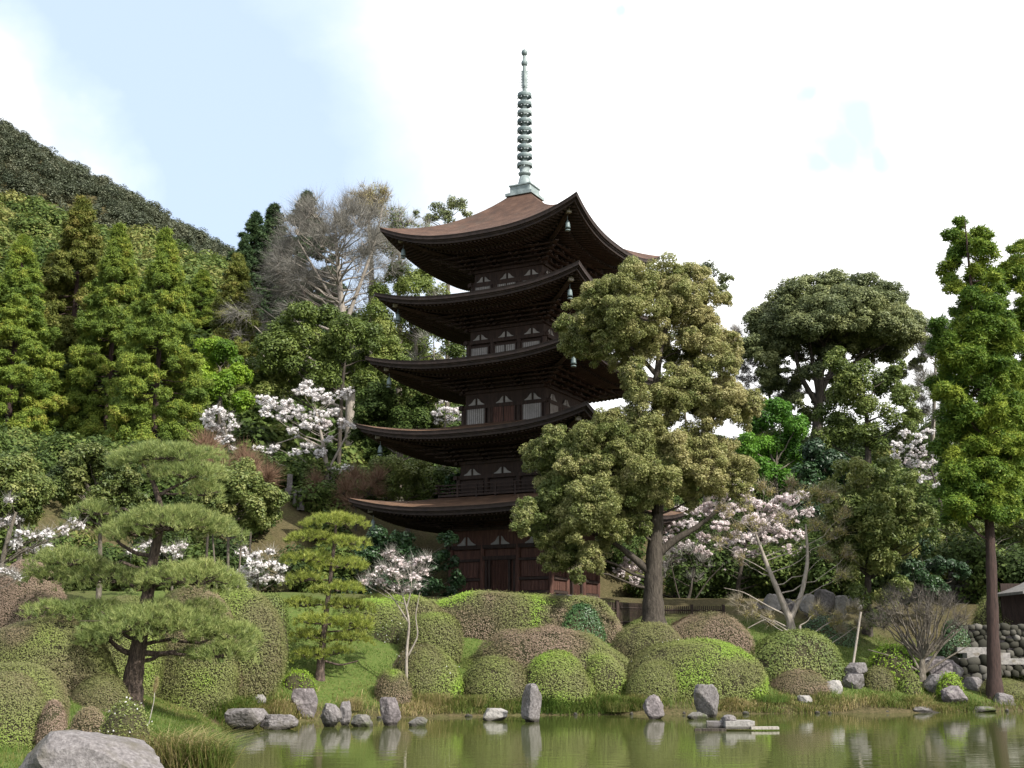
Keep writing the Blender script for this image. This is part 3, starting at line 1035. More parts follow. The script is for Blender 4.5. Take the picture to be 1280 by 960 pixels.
# ------------------------------------------------------------------ clipped shrubs
def shrub(x0, x1, y0, y1, label, Y=None, size=None, tint=.5, amp=.25, spots=(), mat='azalea', ex=2.3, deep=.75, cov=1.5, seed=1, group='clipped shrubs on the bank', rag=.085, name='clipped_shrub', cat='shrub', freq=1.0, flowers=0, tuck=.92, wild=.42):
    xm = (x0 + x1) / 2
    Yf = Y or ground_hit(xm, y1) + .4
    a = (x1 - x0) / 2 * MPP(Yf)
    b = min(a * deep, 2.6)
    Yc = Yf + b * .8
    a *= Yc / Yf
    c0 = P(xm, y1, Yf)
    zb = min(c0[2], tz(P(xm, y1, Yc)[0], Yc)) - .1
    ztop = P(xm, y0, Yf + b * .45)[2]
    h = ztop - zb
    c = np.array([P(xm, y1, Yc)[0], Yc, zb])
    size = (size or .0016 * Yf) * .78
    ar = 2 * pi * ((a * b + a * h + b * h) / 3) * 1.15
    n = int(cov * ar / (size * size * .55 * .5))

    def surf(d):
        e = ex
        dz = np.maximum(d[:, 2], -.3)
        s = (np.abs(d[:, 0]) ** e + np.abs(d[:, 1]) ** e + np.abs(dz) ** e) ** (-1 / e)
        p = d * s[:, None]
        lump = 1 + rag * wave(p[:, 0] * a, p[:, 1] * b, p[:, 2] * h, seed, .9, 3)
        p = p * lump[:, None]
        q = p * [a, b, h * .96]
        low = np.clip(1 - q[:, 2] / (.35 * h), 0, 1)
        q[:, :2] *= (1 - (1 - tuck) * low)[:, None]
        return q
    d = unit(int(n * 1.35))
    # even out over the stretched form
    d = d * [1, 1, 1]
    d = d[d[:, 2] > -.12][:n]
    p = surf(d)
    nn = d / np.array([a, b, h]) * min(a, b, h)
    nn /= np.linalg.norm(nn, axis=1)[:, None]
    k = len(p)
    # thin places where the inner twigs show, and a few shoots left longer than the rest
    gapn = wave(p[:, 0], p[:, 1], p[:, 2], seed + 40, 2.4, 4)
    keep = (gapn > -1.0) | (rng.random(k) < .25)
    p, nn, d = p[keep], nn[keep], d[keep]
    k = len(p)
    shoot = (rng.random(k) < .03) * rng.random(k) * size * 2.6
    p = p + nn * (rng.normal(size=k) * size * .7 - size * .3 + shoot)[:, None]
    W_ = p + c
    t = tint + (.07 if tint > .25 else 0) + amp * 1.45 * wave(W_[:, 0], W_[:, 1], W_[:, 2], seed + 3, .75 * freq, 4) + rng.normal(size=k) * .055
    for (px, py, r, tt, st) in spots:
        # a patch of the shrub that has its own leaf colour
        g = P(px, py, Yf)
        dx = (W_[:, 0] - g[0]) / (r * MPP(Yf))
        dzz = (W_[:, 2] - g[2]) / (r * MPP(Yf) * .6)
        m_ = np.clip(1.4 - np.sqrt(dx ** 2 + dzz ** 2) + .5 * wave(W_[:, 0], W_[:, 1], W_[:, 2], seed + 17, 2.2, 3), 0, 1) * st
        t = t * (1 - m_) + (tt + rng.normal(size=k) * .07) * m_
    n2 = nn * 1.0 + unit(k) * wild + np.array([0, 0, .25])
    n2 /= np.linalg.norm(n2, axis=1)[:, None]
    t1 = np.cross(n2, unit(k))
    t1 /= np.linalg.norm(t1, axis=1)[:, None] + 1e-9
    t2 = np.cross(n2, t1)
    s = size * rng.uniform(.6, 1.4, k)[:, None]
    V = np.stack([p + t1 * s * .5, p + t2 * s * .28, p - t1 * s * .5, p - t2 * s * .28], 1).reshape(-1, 3)
    parts = [(V, np.arange(4 * k).reshape(-1, 4), np.repeat(np.clip(t, 0, 1), 4).astype(np.float32) + 1e-4, 0)]
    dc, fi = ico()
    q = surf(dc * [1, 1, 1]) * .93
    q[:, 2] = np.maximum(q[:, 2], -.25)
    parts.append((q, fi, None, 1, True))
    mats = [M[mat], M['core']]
    if flowers:
        f_ = rng.integers(0, k, flowers)
        fp = p[f_] + nn[f_] * size * .8
        C = np.column_stack([fp, np.full((flowers, 3), size * .25), np.full(flowers, .8)])
        v_, ff, tt = leaves(C, size * .75, .1, .9)
        parts.append((v_, ff, tt, 2))
        mats.append(M['blossom'])
    return obj(name, parts, mats, loc=tuple(c), label=label, cat=cat, group=group)


# ------------------------------------------------------------------ trees
def tree(name, label, cat, Y, trunk, C, mat, size, group=None, cov=1.2, bark='bark', sub=(5, .5), sub2=None, limbs=True, thick=1.0, up=.5, extra=None, aspect=.55, under=.45, tws=None, blossom=False, inner=.45, limb_n=None, tr_extra=(), wild=.5, show_crown='crown', spray=None):
    tr = px_trunk(trunk, Y)
    base = tuple(tr[0, :3])
    e = empty(name, base, label=label, cat=cat, group=group)
    tubes = [trunk_tube(tr)]
    for t in tr_extra:
        t2 = px_trunk(t, Y, ground=False)
        tubes.append(trunk_tube(t2, 7, False))
    if limbs:
        Cb = C if limb_n is None else C[rng.permutation(len(C))[:limb_n]]
        tubes += branches_to(tr, Cb, .12, thick=thick)
    obj('trunk', [merge(tubes, smooth=True)], M[bark], e, shift=base)
    D = subclump(C, int(sub[0] * 1.7), sub[1] + .06) if sub else C
    if sub2:
        D = subclump(D, *sub2)
    parts = []
    if mat:
        parts.append((*leaves(D, size, cov, aspect, up, under=under, inner=inner, wild=wild), 0))
    mats = [M[mat]] if mat else []
    if spray:
        parts.append((*sprays(D, *spray), 0))
    if tws:
        n, ln, wd, tm = tws
        parts.append((*twigs(D, n, ln, wd, root=None), len(mats)))
        mats.append(M[tm])
    obj(show_crown, [(p[0], p[1], p[2], p[3]) for p in parts], mats, e, shift=base)
    return e


def cone_proto(name, mat, H=20.0, R=4.0, n=170, size=.24, cov=1.1, droop=.15, rs=.2, seed=1, lean=0, bare=.08, bark='bark_cedar', power=.85, ragged=.2, cl=1.0):
    """a conifer with tufted sprays in whorls; a child of an Empty that is placed later"""
    e = empty(name, (0, 0, 0))
    hs = bare + (1 - bare) * rng.random(n) ** .8
    ga = np.arange(n) * 2.399 + rng.random(n)
    prof = np.minimum(1, (1 - hs) / .62) ** power * (1 - .35 * np.clip(1 - (hs - bare) / .15, 0, 1)) + .02
    rr = R * prof * rng.uniform(1 - 2.2 * ragged, 1 + ragged * .4, n)
    x, y = np.cos(ga) * rr, np.sin(ga) * rr
    z = H * hs - droop * rr
    r = R * rs * cl * (.45 + .75 * prof) * rng.uniform(.75, 1.25, n)
    C = np.column_stack([x, y, z, r * 1.15, r * 1.15, r * .85, .5 + rng.normal(size=n) * .17])
    top = np.array([[0, 0, H - r.min() * (.4 + t), r.min() * .8, r.min() * .8, r.min() * 1.2, .5] for t in (0, 1.2, 2.4)])
    C = np.vstack([C, top])
    tr = np.array([[0, 0, -1.0, R * .085], [0, 0, H * .5, R * .055], [0, 0, H * .97, .02]])
    tubes = [trunk_tube(tr)]
    for c in C[:n:2]:
        zz = min(c[2] + .12 * np.hypot(c[0], c[1]), H * .95)
        tubes.append(limb((0, 0, zz), c[:3], R * .016, .012, -.1, sides=4))
    obj('trunk', [merge(tubes, smooth=True)], M[bark], e)
    D = subclump(C, 8, .55, .9, up=.15)
    obj('crown', [(*leaves(D, size, cov, .5, .3, inner=.3), 0), (*sprays(D, 20, .34, .075), 0)], M[mat], e)
    return e


def copy_tree(root, loc, rotz, scale, label, group, first=False, mat=None):
    if first:
        r = root
        kids = list(root.children)
    else:
        r = root.copy()
        COL.objects.link(r)
        kids = []
        for ch in root.children:
            c = ch.copy()
            COL.objects.link(c)
            c.parent = r
            kids.append(c)
    r.location = loc
    r.rotation_euler = (0, 0, rotz)
    r.scale = scale
    r['label'] = label
    r['group'] = group
    r['category'] = 'tree'
    return r


PH, PRd = 20.0, 4.0
_used = set()


def place_cone(proto, px, ytop, hw, Y, label, group, zfoot=None):
    top = P(px, ytop, Y)
    zb = tz(top[0], Y) if zfoot is None else zfoot
    H = top[2] - zb
    s = hw * MPP(Y) / PRd
    f = proto.name not in _used
    _used.add(proto.name)
    return copy_tree(proto, (top[0], Y, zb), rng.uniform(0, 6.28), (s, s, H / PH), label, group, first=f)


# ================================================================== the far wood and the hillside (masses)
def crowns_on(x, y, r, hfac, tint, m=4, ratio=.55):
    z = terrain(x, y)
    C = np.column_stack([x, y, z + hfac * r, r, r, r * .85, tint])
    return subclump(C, m, ratio, .8, up=.35)


n = 3200
fx, fy = [], []
ridge_px = rng.uniform(-220, 420, n)
fy = rng.uniform(225, 445, n)
fx = np.array([P(a, 300, b)[0] for a, b in zip(ridge_px, fy)])
C = crowns_on(fx, fy, rng.uniform(2.0, 4.2, n), .55, .5 + rng.normal(size=n) * .22, 4, .55)
obj('mountain_forest', [(*leaves(C, .6, .58, .7, .8, tj=.05, wild=.35), 0)], M['far'], kind='stuff', label='dark evergreen forest covering the far mountain', cat='forest')

n = 760
ppx = rng.uniform(-140, 600, n)
yy = rng.uniform(88, 215, n)
xx = np.array([P(a, 300, b)[0] for a, b in zip(ppx, yy)])
k = ((yy < 150) | (ppx < 330)) & ((ppx < 430) | (yy > 96))
xx, yy = xx[k], yy[k]
C = crowns_on(xx, yy, rng.uniform(2.0, 3.6, len(xx)), .8, np.where(yy < 128, .42, .72) + rng.normal(size=len(xx)) * .2, 6, .55)
obj('hillside_wood', [(*leaves(C, .5, 1.0, .65, .55), 0)], M['wood'], kind='stuff', label='green mixed wood on the hill behind the cedars', cat='wood')

# undergrowth covering the slope behind the garden
n = 1900
ppx = rng.uniform(-120, 1420, n)
yy = 52 + 70 * rng.random(n) ** .9
xx = np.array([P(a, 300, b)[0] for a, b in zip(ppx, yy)])
k = (-.6 * xx + .8 * yy > 54.2) | (yy > 79) | ((xx > 10) & (yy > 63))
k &= (np.abs(xx - .7) > 9.5) | (yy > 76)
k &= ~((ppx > 340) & (ppx < 395) & (yy < 71.8) & (yy > 59))
k &= ~((xx > 19) & (yy < 59)) & ~((xx > 11) & (yy < 58))
xx, yy = xx[k], yy[k]
C = crowns_on(xx, yy, rng.uniform(.8, 1.6, len(xx)) * np.where(xx > 9, 1.7, 1.25), .5, .30 + rng.normal(size=len(xx)) * .25, 4, .55)
obj('undergrowth', [(*leaves(C, .24, .95, .55, .5), 0)], M['wood'], kind='stuff', label='dark undergrowth on the slope under the trees', cat='undergrowth')

# ================================================================== conifers
cedA = cone_proto('cedar_tree', 'cedar', n=260, size=.17, rs=.16, ragged=.16, seed=1, bare=.06)
cedB = cone_proto('cedar_tree', 'cedar_d', n=170, size=.24, ragged=.24, seed=2, bare=.05)
firA = cone_proto('fir_tree', 'fir', n=150, size=.26, ragged=.28, seed=3, droop=.3, rs=.17)
GC = 'tall cedars on the left hillside'
place_cone(cedA, 30, 298, 56, 82, 'yellow green cedar nearest the left edge of the photo', GC)
place_cone(cedB, 104, 250, 54, 92, 'tallest brownish cedar rising behind the others', GC)
place_cone(cedA, 150, 284, 54, 85, 'yellow green cedar in front of the tallest brownish one', GC)
place_cone(cedA, 208, 290, 54, 77, 'rightmost large cedar with its bare trunk showing below', GC)
place_cone(cedB, -28, 270, 58, 88, 'brown green cedar cut by the left edge of the photo', GC)
place_cone(cedB, 68, 320, 46, 95, 'dull cedar filling the gap between the two leftmost yellow green cedars', GC)
place_cone(cedB, 297, 320, 42, 100, 'small olive cedar beside the grey leafless tree', GC)
place_cone(cedA, 254, 340, 42, 108, 'cedar half hidden behind the rightmost large one', GC)
GF = 'dark firs on the skyline'
place_cone(firA, 320, 268, 50, 116, 'dark fir at the left of the skyline group', GF)
place_cone(firA, 343, 258, 52, 122, 'dark fir in the middle of the skyline group', GF)
place_cone(firA, 384, 243, 60, 118, 'tallest dark fir directly behind the grey leafless tree', GF)
place_cone(firA, 306, 300, 40, 112, 'low dark fir beside the small olive cedar', GF)

# ================================================================== broadleaf trees on the slope
GS = 'trees on the slope behind the pagoda'
C = px_clumps([(262, 440, 18), (285, 445, 18), (300, 470, 16), (255, 470, 20), (280, 480, 20), (268, 505, 16), (300, 500, 14), (245, 495, 14)], 84, 1.5, tint=.6)
tree('broadleaf_tree', 'bright yellow green tree between the cedars and the olive tree', 'tree', 84, [(275, 540, .2), (275, 490, .15), (275, 460, .08)], C, 'bright', .2, GS, cov=1.2, sub=(6, .5))
C = px_clumps([(350, 412, 20), (378, 400, 22), (405, 400, 20), (432, 412, 20), (460, 425, 22), (485, 435, 18), (330, 435, 20), (352, 445, 24), (385, 432, 24), (415, 440, 22), (445, 455, 22), (478, 460, 20), (320, 465, 20), (345, 480, 22), (375, 468, 20), (405, 470, 20), (430, 480, 18), (315, 490, 18), (500, 455, 14), (460, 480, 18)], 86, 2.0, tint=.42)
tree('broadleaf_tree', 'wide olive green tree under the grey leafless tree', 'tree', 86, [(425, 530, .15), (428, 480, .13), (432, 440, .09)], C, 'camphor_g', .2, GS, cov=1.15, sub=(6, .5), bark='bark_dark')
C = px_clumps([(470, 500, 22), (500, 485, 22), (525, 505, 20), (485, 525, 24), (515, 530, 22), (545, 525, 18), (455, 520, 18), (540, 500, 14), (560, 545, 14), (455, 545, 18), (490, 550, 20), (525, 550, 18)], 80, 1.5, tint=.45)
tree('broadleaf_tree', 'dense mid green tree beside the third and second roofs', 'tree', 80, [(500, 580, .25), (500, 530, .15), (502, 500, .08)], C, 'wood', .19, GS, cov=1.25, sub=(6, .5))
C = px_clumps([(470, 395, 16), (490, 410, 16), (510, 395, 16), (535, 400, 16), (545, 420, 14), (520, 430, 16), (560, 440, 14), (575, 425, 12), (555, 395, 14), (530, 370, 14), (510, 360, 12), (550, 372, 12)], 96, 2, tint=.55)
C[:, 3:6] *= 1.35
C = np.vstack([C, px_clumps([(480, 370, 18), (500, 345, 18), (525, 350, 18), (470, 430, 16), (590, 455, 12)], 97, 1.5, tint=.4)])
tree('broadleaf_tree', 'olive bush like tree showing between the fourth and third roofs', 'tree', 96, [(520, 470, .2), (520, 420, .12)], C, 'camphor_g', .2, GS, cov=.9, sub=(5, .5))
C = px_clumps([(455, 605, 16), (475, 590, 18), (500, 585, 18), (525, 590, 18), (550, 600, 16), (565, 605, 12), (470, 612, 16), (500, 608, 18), (530, 612, 16)], 71, .8, tint=.6)
tree('shrub_tree', 'light green loose shrub at the left of the second storey', 'shrub', 71, [(510, 660, .12), (508, 625, .08)], C, 'camphor_g', .15, GS, cov=.95, sub=(6, .5), tws=(10, .5, .02, 'twig_tan'))
C = px_clumps([(565, 600, 9), (575, 608, 8), (560, 615, 9), (577, 596, 6)], 70, .3, tint=.5)
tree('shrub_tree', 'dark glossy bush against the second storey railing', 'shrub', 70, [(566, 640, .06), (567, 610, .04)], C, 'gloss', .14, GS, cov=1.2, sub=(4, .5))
C = px_clumps([(470, 680, 18), (500, 672, 18), (530, 680, 16), (485, 705, 20), (515, 705, 20), (545, 700, 14), (455, 700, 16), (470, 730, 18), (505, 735, 18), (540, 735, 16), (552, 680, 10)], 64, .8, tint=.25)
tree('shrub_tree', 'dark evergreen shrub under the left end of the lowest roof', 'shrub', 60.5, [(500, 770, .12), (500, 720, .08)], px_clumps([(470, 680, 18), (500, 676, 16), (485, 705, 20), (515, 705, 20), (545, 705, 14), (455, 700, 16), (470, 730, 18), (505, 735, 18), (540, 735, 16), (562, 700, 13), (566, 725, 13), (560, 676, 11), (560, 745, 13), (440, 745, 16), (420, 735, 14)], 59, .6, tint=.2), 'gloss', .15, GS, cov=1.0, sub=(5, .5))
# right of the pagoda
C = px_clumps([(948, 402, 22), (965, 378, 20), (990, 362, 20), (1018, 354, 20), (1048, 352, 20), (1078, 355, 20), (1106, 364, 18), (1128, 376, 15), (944, 432, 18), (958, 452, 16), (975, 405, 20), (1008, 386, 22), (1042, 380, 22), (1076, 384, 20), (1108, 396, 18), (1138, 400, 12), (1148, 424, 11), (988, 432, 14), (976, 458, 14), (1128, 428, 12), (1095, 420, 12), (1150, 450, 9), (1030, 400, 14), (958, 470, 14), (972, 480, 12), (1000, 470, 14), (1040, 440, 13), (1060, 430, 13), (1110, 445, 13), (1140, 460, 11), (1000, 500, 12), (985, 500, 10), (1015, 465, 15), (1030, 500, 16), (1010, 520, 14), (980, 525, 14), (1045, 475, 14), (960, 505, 12), (1120, 470, 13), (1140, 490, 12), (1145, 520, 12)], 93, 2.5, tint=.42, flat=.7)
C = np.vstack([C, ellipse_clumps(1046, 432, 112, 84, 93, 70, 19, tint=.42, cut=.0, shell=.72, ydepth=.9, flat=.75)])
C2 = C.copy()
C2[:, 1] = 93 + (93 - C2[:, 1]) * .6 + 2.5
tree('round_crowned_tree', 'tall round crowned evergreen standing against the white sky', 'tree', 93, [(1022, 560, .5), (1022, 520, .4), (1026, 470, .25), (1030, 430, .15)], np.vstack([C, C2[::2]]), 'round', .19, GS, cov=1.1, sub=(6, .48), bark='bark_dark', thick=.9, limb_n=26, tr_extra=([(1024, 510, .25), (1000, 470, .18), (992, 430, .1), (985, 400, .05)], [(1026, 490, .25), (1050, 440, .16), (1075, 405, .06)], [(1024, 500, .2), (1015, 450, .15), (1010, 410, .08)], [(1028, 500, .2), (1070, 450, .13), (1120, 410, .05)]))
C = px_clumps([(1050, 452, 20), (1078, 470, 20), (1108, 480, 20), (1132, 500, 18), (1058, 500, 22), (1095, 515, 24), (1125, 535, 20), (1055, 535, 20), (1088, 550, 20), (1140, 520, 12), (1035, 520, 16), (1030, 550, 16), (1062, 478, 16), (1120, 460, 12)], 85, 1.5, tint=.5)
tree('broadleaf_tree', 'olive tree in front of the round crowned evergreen', 'tree', 85, [(1085, 600, .25), (1085, 540, .18), (1080, 490, .08)], C, 'camphor_g', .19, GS, cov=1.0, sub=(6, .5), bark='bark_dark')
C = px_clumps([(950, 530, 20), (972, 515, 18), (995, 535, 18), (955, 560, 20), (980, 560, 20), (1002, 570, 14), (945, 590, 18), (970, 595, 20), (995, 600, 16), (935, 555, 16)], 80, 1.2, tint=.5)
tree('broadleaf_tree', 'vivid green tree behind the right side of the big oak', 'tree', 80, [(970, 660, .2), (970, 580, .12)], C, 'vivid', .19, GS, cov=1.2, sub=(6, .5))
C = px_clumps([(1020, 570, 20), (1045, 580, 20), (1010, 600, 20), (1035, 610, 22), (1065, 600, 18), (1005, 630, 18), (1030, 640, 20)], 76, 1, tint=.2)
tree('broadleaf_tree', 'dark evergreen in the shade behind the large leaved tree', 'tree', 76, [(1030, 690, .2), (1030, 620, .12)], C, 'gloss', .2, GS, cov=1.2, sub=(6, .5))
C = px_clumps([(885, 340, 14), (905, 350, 10), (860, 338, 10), (900, 365, 10), (870, 365, 14), (860, 390, 15), (885, 395, 15), (875, 420, 16), (850, 420, 14), (895, 425, 14), (870, 450, 15)], 88, 1, tint=.3)
tree('broadleaf_tree', 'distant dark tree top peeping over the big oak', 'tree', 88, [(880, 520, .25), (882, 420, .18), (882, 350, .08)], C, 'round', .2, GS, cov=.8, sub=(5, .5))
C = px_clumps([(1160, 650, 14), (1185, 660, 14), (1210, 655, 14), (1240, 665, 15), (1265, 660, 15), (1285, 670, 15), (1200, 680, 13), (1230, 688, 13), (1260, 690, 13), (1170, 680, 13), (1290, 640, 15)], 70, 1.2, tint=.75)
tree('shrub_tree', 'pale olive scrub above the upper stone wall', 'shrub', 70, [(1230, 715, .1), (1230, 690, .06)], C, 'camphor_g', .15, GS, cov=.8, sub=(6, .5), tws=(8, .4, .02, 'twig_tan'))
C = px_clumps([(1150, 690, 18), (1175, 705, 16), (1140, 715, 18), (1165, 735, 16), (1200, 715, 12), (1135, 745, 16)], 58, .6, tint=.15)
tree('shrub_tree', 'nearly black evergreen bush left of the cedar trunk', 'shrub', 58, [(1160, 790, .1), (1160, 730, .06)], C, 'gloss', .15, GS, cov=1.1, sub=(6, .5))

# ================================================================== leafless trees
def bare(name, label, Y, trunk, C, n, ln, wd, mat, bark, group, thick=1.0, sub=(6, .5), extra=(), leaf=None):
    tr = px_trunk(trunk, Y)
    base = tuple(tr[0, :3])
    e = empty(name, base, label=label, cat='tree', group=group)
    tubes = [trunk_tube(tr)]
    for t in extra:
        tubes.append(trunk_tube(px_trunk(t, Y, ground=False), 7, False))
    tubes += branches_to(tr, C, .10, sides=5, thick=thick)
    D = subclump(C, *sub)
    # secondary limbs inside each clump
    for ii in range(len(D)):
        c = C[ii // sub[0]]
        tubes.append(limb(c[:3] - [0, 0, c[5] * .3], D[ii, :3], wd * 1.6, wd * .6, .1, n=4, sides=3))
    obj('trunk', [merge(tubes, smooth=True)], M[bark], e, shift=base)
    parts = [(*twigs(D, int(n * 1.5), ln, wd, up=.35, root=tr[len(tr) // 2, :3]), 0)]
    mats = [M[mat]]
    if leaf:
        lm, ls, lc = leaf
        parts.append((*leaves(D, ls, lc, .6, .4, inner=.2), 1))
        mats.append(M[lm])
    obj('twig_crown', parts, mats, e, shift=base)
    return e


GB = 'leafless trees'
C = np.vstack([ellipse_clumps(420, 328, 104, 90, 99, 60, 22, tint=.5, cut=-.7), px_clumps([(300, 395, 16), (320, 380, 18), (335, 405, 18), (365, 395, 18), (345, 425, 14), (300, 420, 14), (290, 440, 12)], 99, 1.5)])
bare('bare_tree', 'large grey leafless tree with a fan of fine twigs left of the top roof', 99, [(440, 430, .38), (428, 395, .32), (424, 350, .22), (420, 300, .14), (418, 260, .06)], C, 42, 1.45, .022, 'twig_grey', 'bark_pale', GB, thick=1.2, extra=([(436, 420, .22), (405, 385, .15), (360, 365, .08), (320, 360, .04)], [(432, 405, .2), (452, 350, .15), (470, 300, .1), (478, 260, .05)], [(428, 395, .16), (395, 340, .1), (372, 300, .05)], [(440, 425, .14), (395, 405, .1), (350, 400, .06), (310, 405, .03)]))
C = ellipse_clumps(460, 258, 40, 30, 106, 16, 14, tint=.5)
bare('bare_tree', 'pale tan tree top with fine budding twigs on the skyline', 106, [(465, 340, .25), (462, 290, .15), (460, 260, .06)], C, 26, .9, .03, 'twig_tan', 'bark_pale', GB, leaf=('bud', .14, .12))
C = px_clumps([(548, 262, 10), (562, 254, 11), (578, 258, 10), (540, 275, 9), (560, 272, 10), (585, 270, 7), (520, 268, 6)], 106, .8, tint=.3)
tree('broadleaf_tree', 'sparse dark tree top peeping over the left slope of the top roof', 'tree', 106, [(560, 400, .2), (560, 300, .14), (560, 265, .06)], C, 'round', .2, GS, cov=.55, sub=(6, .5), tws=(8, .6, .025, 'twig_grey'))
C = np.vstack([ellipse_clumps(505, 300, 55, 50, 103, 18, 16, tint=.4), px_clumps([(480, 350, 14), (505, 365, 14), (530, 345, 14)], 100, 1)])
bare('bare_tree', 'grey twiggy tree between the large leafless tree and the top roof', 103, [(500, 420, .25), (498, 350, .18), (500, 300, .08)], C, 24, 1.2, .032, 'twig_grey', 'bark', GB, leaf=('camphor_g', .18, .16))
C = px_clumps([(540, 380, 14), (570, 395, 14), (530, 430, 16), (555, 455, 14), (580, 470, 12), (545, 480, 14), (520, 455, 12)], 94, 1)
bare('bare_tree', 'thin grey saplings between the fourth and third roofs', 94, [(545, 520, .1), (543, 460, .07), (542, 420, .03)], C, 18, 1.1, .026, 'twig_grey', 'bark_pale', GB, leaf=('camphor_g', .16, .2))
for (nm, lab, pts, Yb) in (('bare_shrub', 'red brown leafless shrub behind the left end of the lowest roof', [(445, 605, 14), (430, 615, 12), (462, 615, 14), (470, 600, 10), (440, 630, 12)], 69),
                           ('bare_shrub', 'red brown leafless shrub right of the pine top', [(262, 575, 12), (275, 590, 10), (255, 560, 9), (285, 600, 8)], 52),
                           ('bare_shrub', 'red brown leafless shrub below the small hillside cherry', [(315, 590, 11), (325, 605, 10), (305, 575, 9), (335, 600, 8)], 58),
                           ('bare_shrub', 'brown leafless shrub beside the stone lantern', [(390, 605, 10), (398, 620, 10), (385, 625, 9), (415, 630, 10)], 70)):
    C = px_clumps(pts, Yb, .4)
    mx_, my_ = pts[0][0], max(p[1] for p in pts)
    bare(nm, lab, Yb, [(mx_, my_ + 22, .05), (mx_, my_ + 5, .03)], C, 60, .9, .018, 'twig_red', 'bark_dark', 'leafless shrubs', sub=(5, .6))
C = ellipse_clumps(1168, 450, 22, 75, 92, 16, 12, tint=.5)
bare('bare_tree', 'slender pale leafless tree between the round crowned evergreen and the right cedars', 92, [(1165, 560, .18), (1168, 500, .12), (1170, 430, .05)], C, 18, 1.3, .026, 'twig_grey', 'bark_pale', GB)
# maple with buds, on the right of the big oak
C = px_clumps([(905, 640, 14), (930, 625, 16), (955, 615, 14), (985, 610, 14), (1010, 620, 16), (1035, 625, 14), (1055, 645, 13), (1045, 670, 13), (1020, 660, 14), (920, 665, 13), (945, 655, 13), (980, 650, 13), (1060, 690, 11), (1030, 695, 11), (1050, 720, 10), (900, 680, 10), (925, 700, 9)], 53, .8)
bare('bare_maple', 'budding maple with pale forked trunk on the right bank', 53, [(990, 795, .17), (988, 775, .16), (975, 745, .12), (958, 705, .09), (945, 668, .05)], C, 14, .5, .012, 'twig_tan', 'bark_pale', GB, thick=.5, extra=([(988, 775, .12), (1003, 740, .1), (1010, 700, .08), (1007, 655, .04)], [(985, 770, .045), (960, 758, .035), (930, 740, .02), (905, 735, .01)], [(986, 785, .04), (960, 772, .03), (935, 785, .018)]), leaf=('bud', .075, .22))
C = px_clumps([(940, 765, 10), (960, 775, 10), (1020, 765, 10), (1045, 772, 12), (1065, 765, 9), (925, 755, 8), (1050, 790, 8), (1075, 780, 7)], 51.5, .4)
bare('bare_shrub', 'low tan budding branches spreading at the foot of the maple', 51.5, [(1000, 800, .06), (1000, 782, .05)], C, 40, .45, .012, 'twig_tan', 'bark_pale', 'leafless shrubs', leaf=('bud', .06, .3))
C = ellipse_clumps(1148, 780, 68, 48, 49.5, 30, 12, tint=.5, cut=-.25, ydepth=.6)
bare('bare_tree', 'low grey leafless tree with twisted branches near the right shore', 49.5, [(1152, 850, .16), (1152, 838, .14), (1153, 824, .10)], C, 8, .5, .013, 'twig_dim', 'bark', GB, sub=(8, .6), thick=1.2, extra=([(1150, 840, .07), (1132, 805, .05), (1112, 772, .02)], [(1154, 840, .07), (1176, 808, .05), (1202, 785, .02)], [(1152, 840, .06), (1150, 800, .045), (1160, 755, .02)], [(1150, 840, .05), (1120, 822, .03), (1085, 812, .015)], [(1154, 842, .05), (1185, 822, .035), (1215, 805, .015)]))
C = px_clumps([(845, 700, 12), (860, 690, 12), (880, 705, 10), (830, 715, 10), (870, 725, 9)], 62, .6)
bare('bare_tree', 'dark slender leafless tree behind the picket fence', 62, [(858, 785, .09), (862, 745, .07), (868, 710, .04)], C, 14, .6, .016, 'twig_grey', 'bark_dark', GB, extra=([(858, 775, .06), (845, 735, .04), (838, 700, .02)], [(862, 760, .05), (885, 725, .03), (905, 705, .015)]))

# ================================================================== the big oak in front of the pagoda
OAK = [(735, 396, 26), (760, 376, 26), (790, 357, 26), (830, 352, 28), (868, 356, 24), (895, 376, 18), (722, 420, 20), (760, 412, 32), (800, 402, 34), (770, 440, 26), (800, 440, 26), (708, 406, 12), (845, 386, 24), (898, 440, 24), (880, 428, 22), (868, 462, 22), (905, 462, 18), (868, 392, 14), (840, 470, 14), (790, 466, 18), (745, 440, 16), (915, 425, 12), (880, 485, 14),
       (808, 512, 28), (845, 502, 22), (898, 500, 24), (925, 497, 20), (928, 518, 18), (880, 512, 18), (790, 530, 20), (830, 530, 20), (945, 510, 10),
       (730, 557, 26), (765, 562, 28), (708, 582, 22), (800, 562, 26), (835, 562, 28), (868, 564, 28), (905, 572, 26), (925, 588, 18), (850, 592, 24), (890, 602, 22), (915, 612, 16), (780, 594, 28), (745, 592, 26), (700, 622, 24), (740, 627, 28), (780, 627, 26), (678, 642, 20), (656, 656, 15), (700, 657, 24), (740, 662, 26), (780, 655, 24), (815, 602, 20), (710, 697, 20), (735, 702, 20), (692, 700, 14), (672, 668, 14), (722, 720, 9), (760, 680, 14), (860, 625, 14)]
lower = [c for c in OAK]
for ii, c in enumerate(lower):
    dd = rng.uniform(-1.6, .9)
    if c[0] < 770 and c[1] > 520:
        dd -= .8
    lower[ii] = (*c, dd)
C = px_clumps(lower, 53, tint=.45, tv=.14)
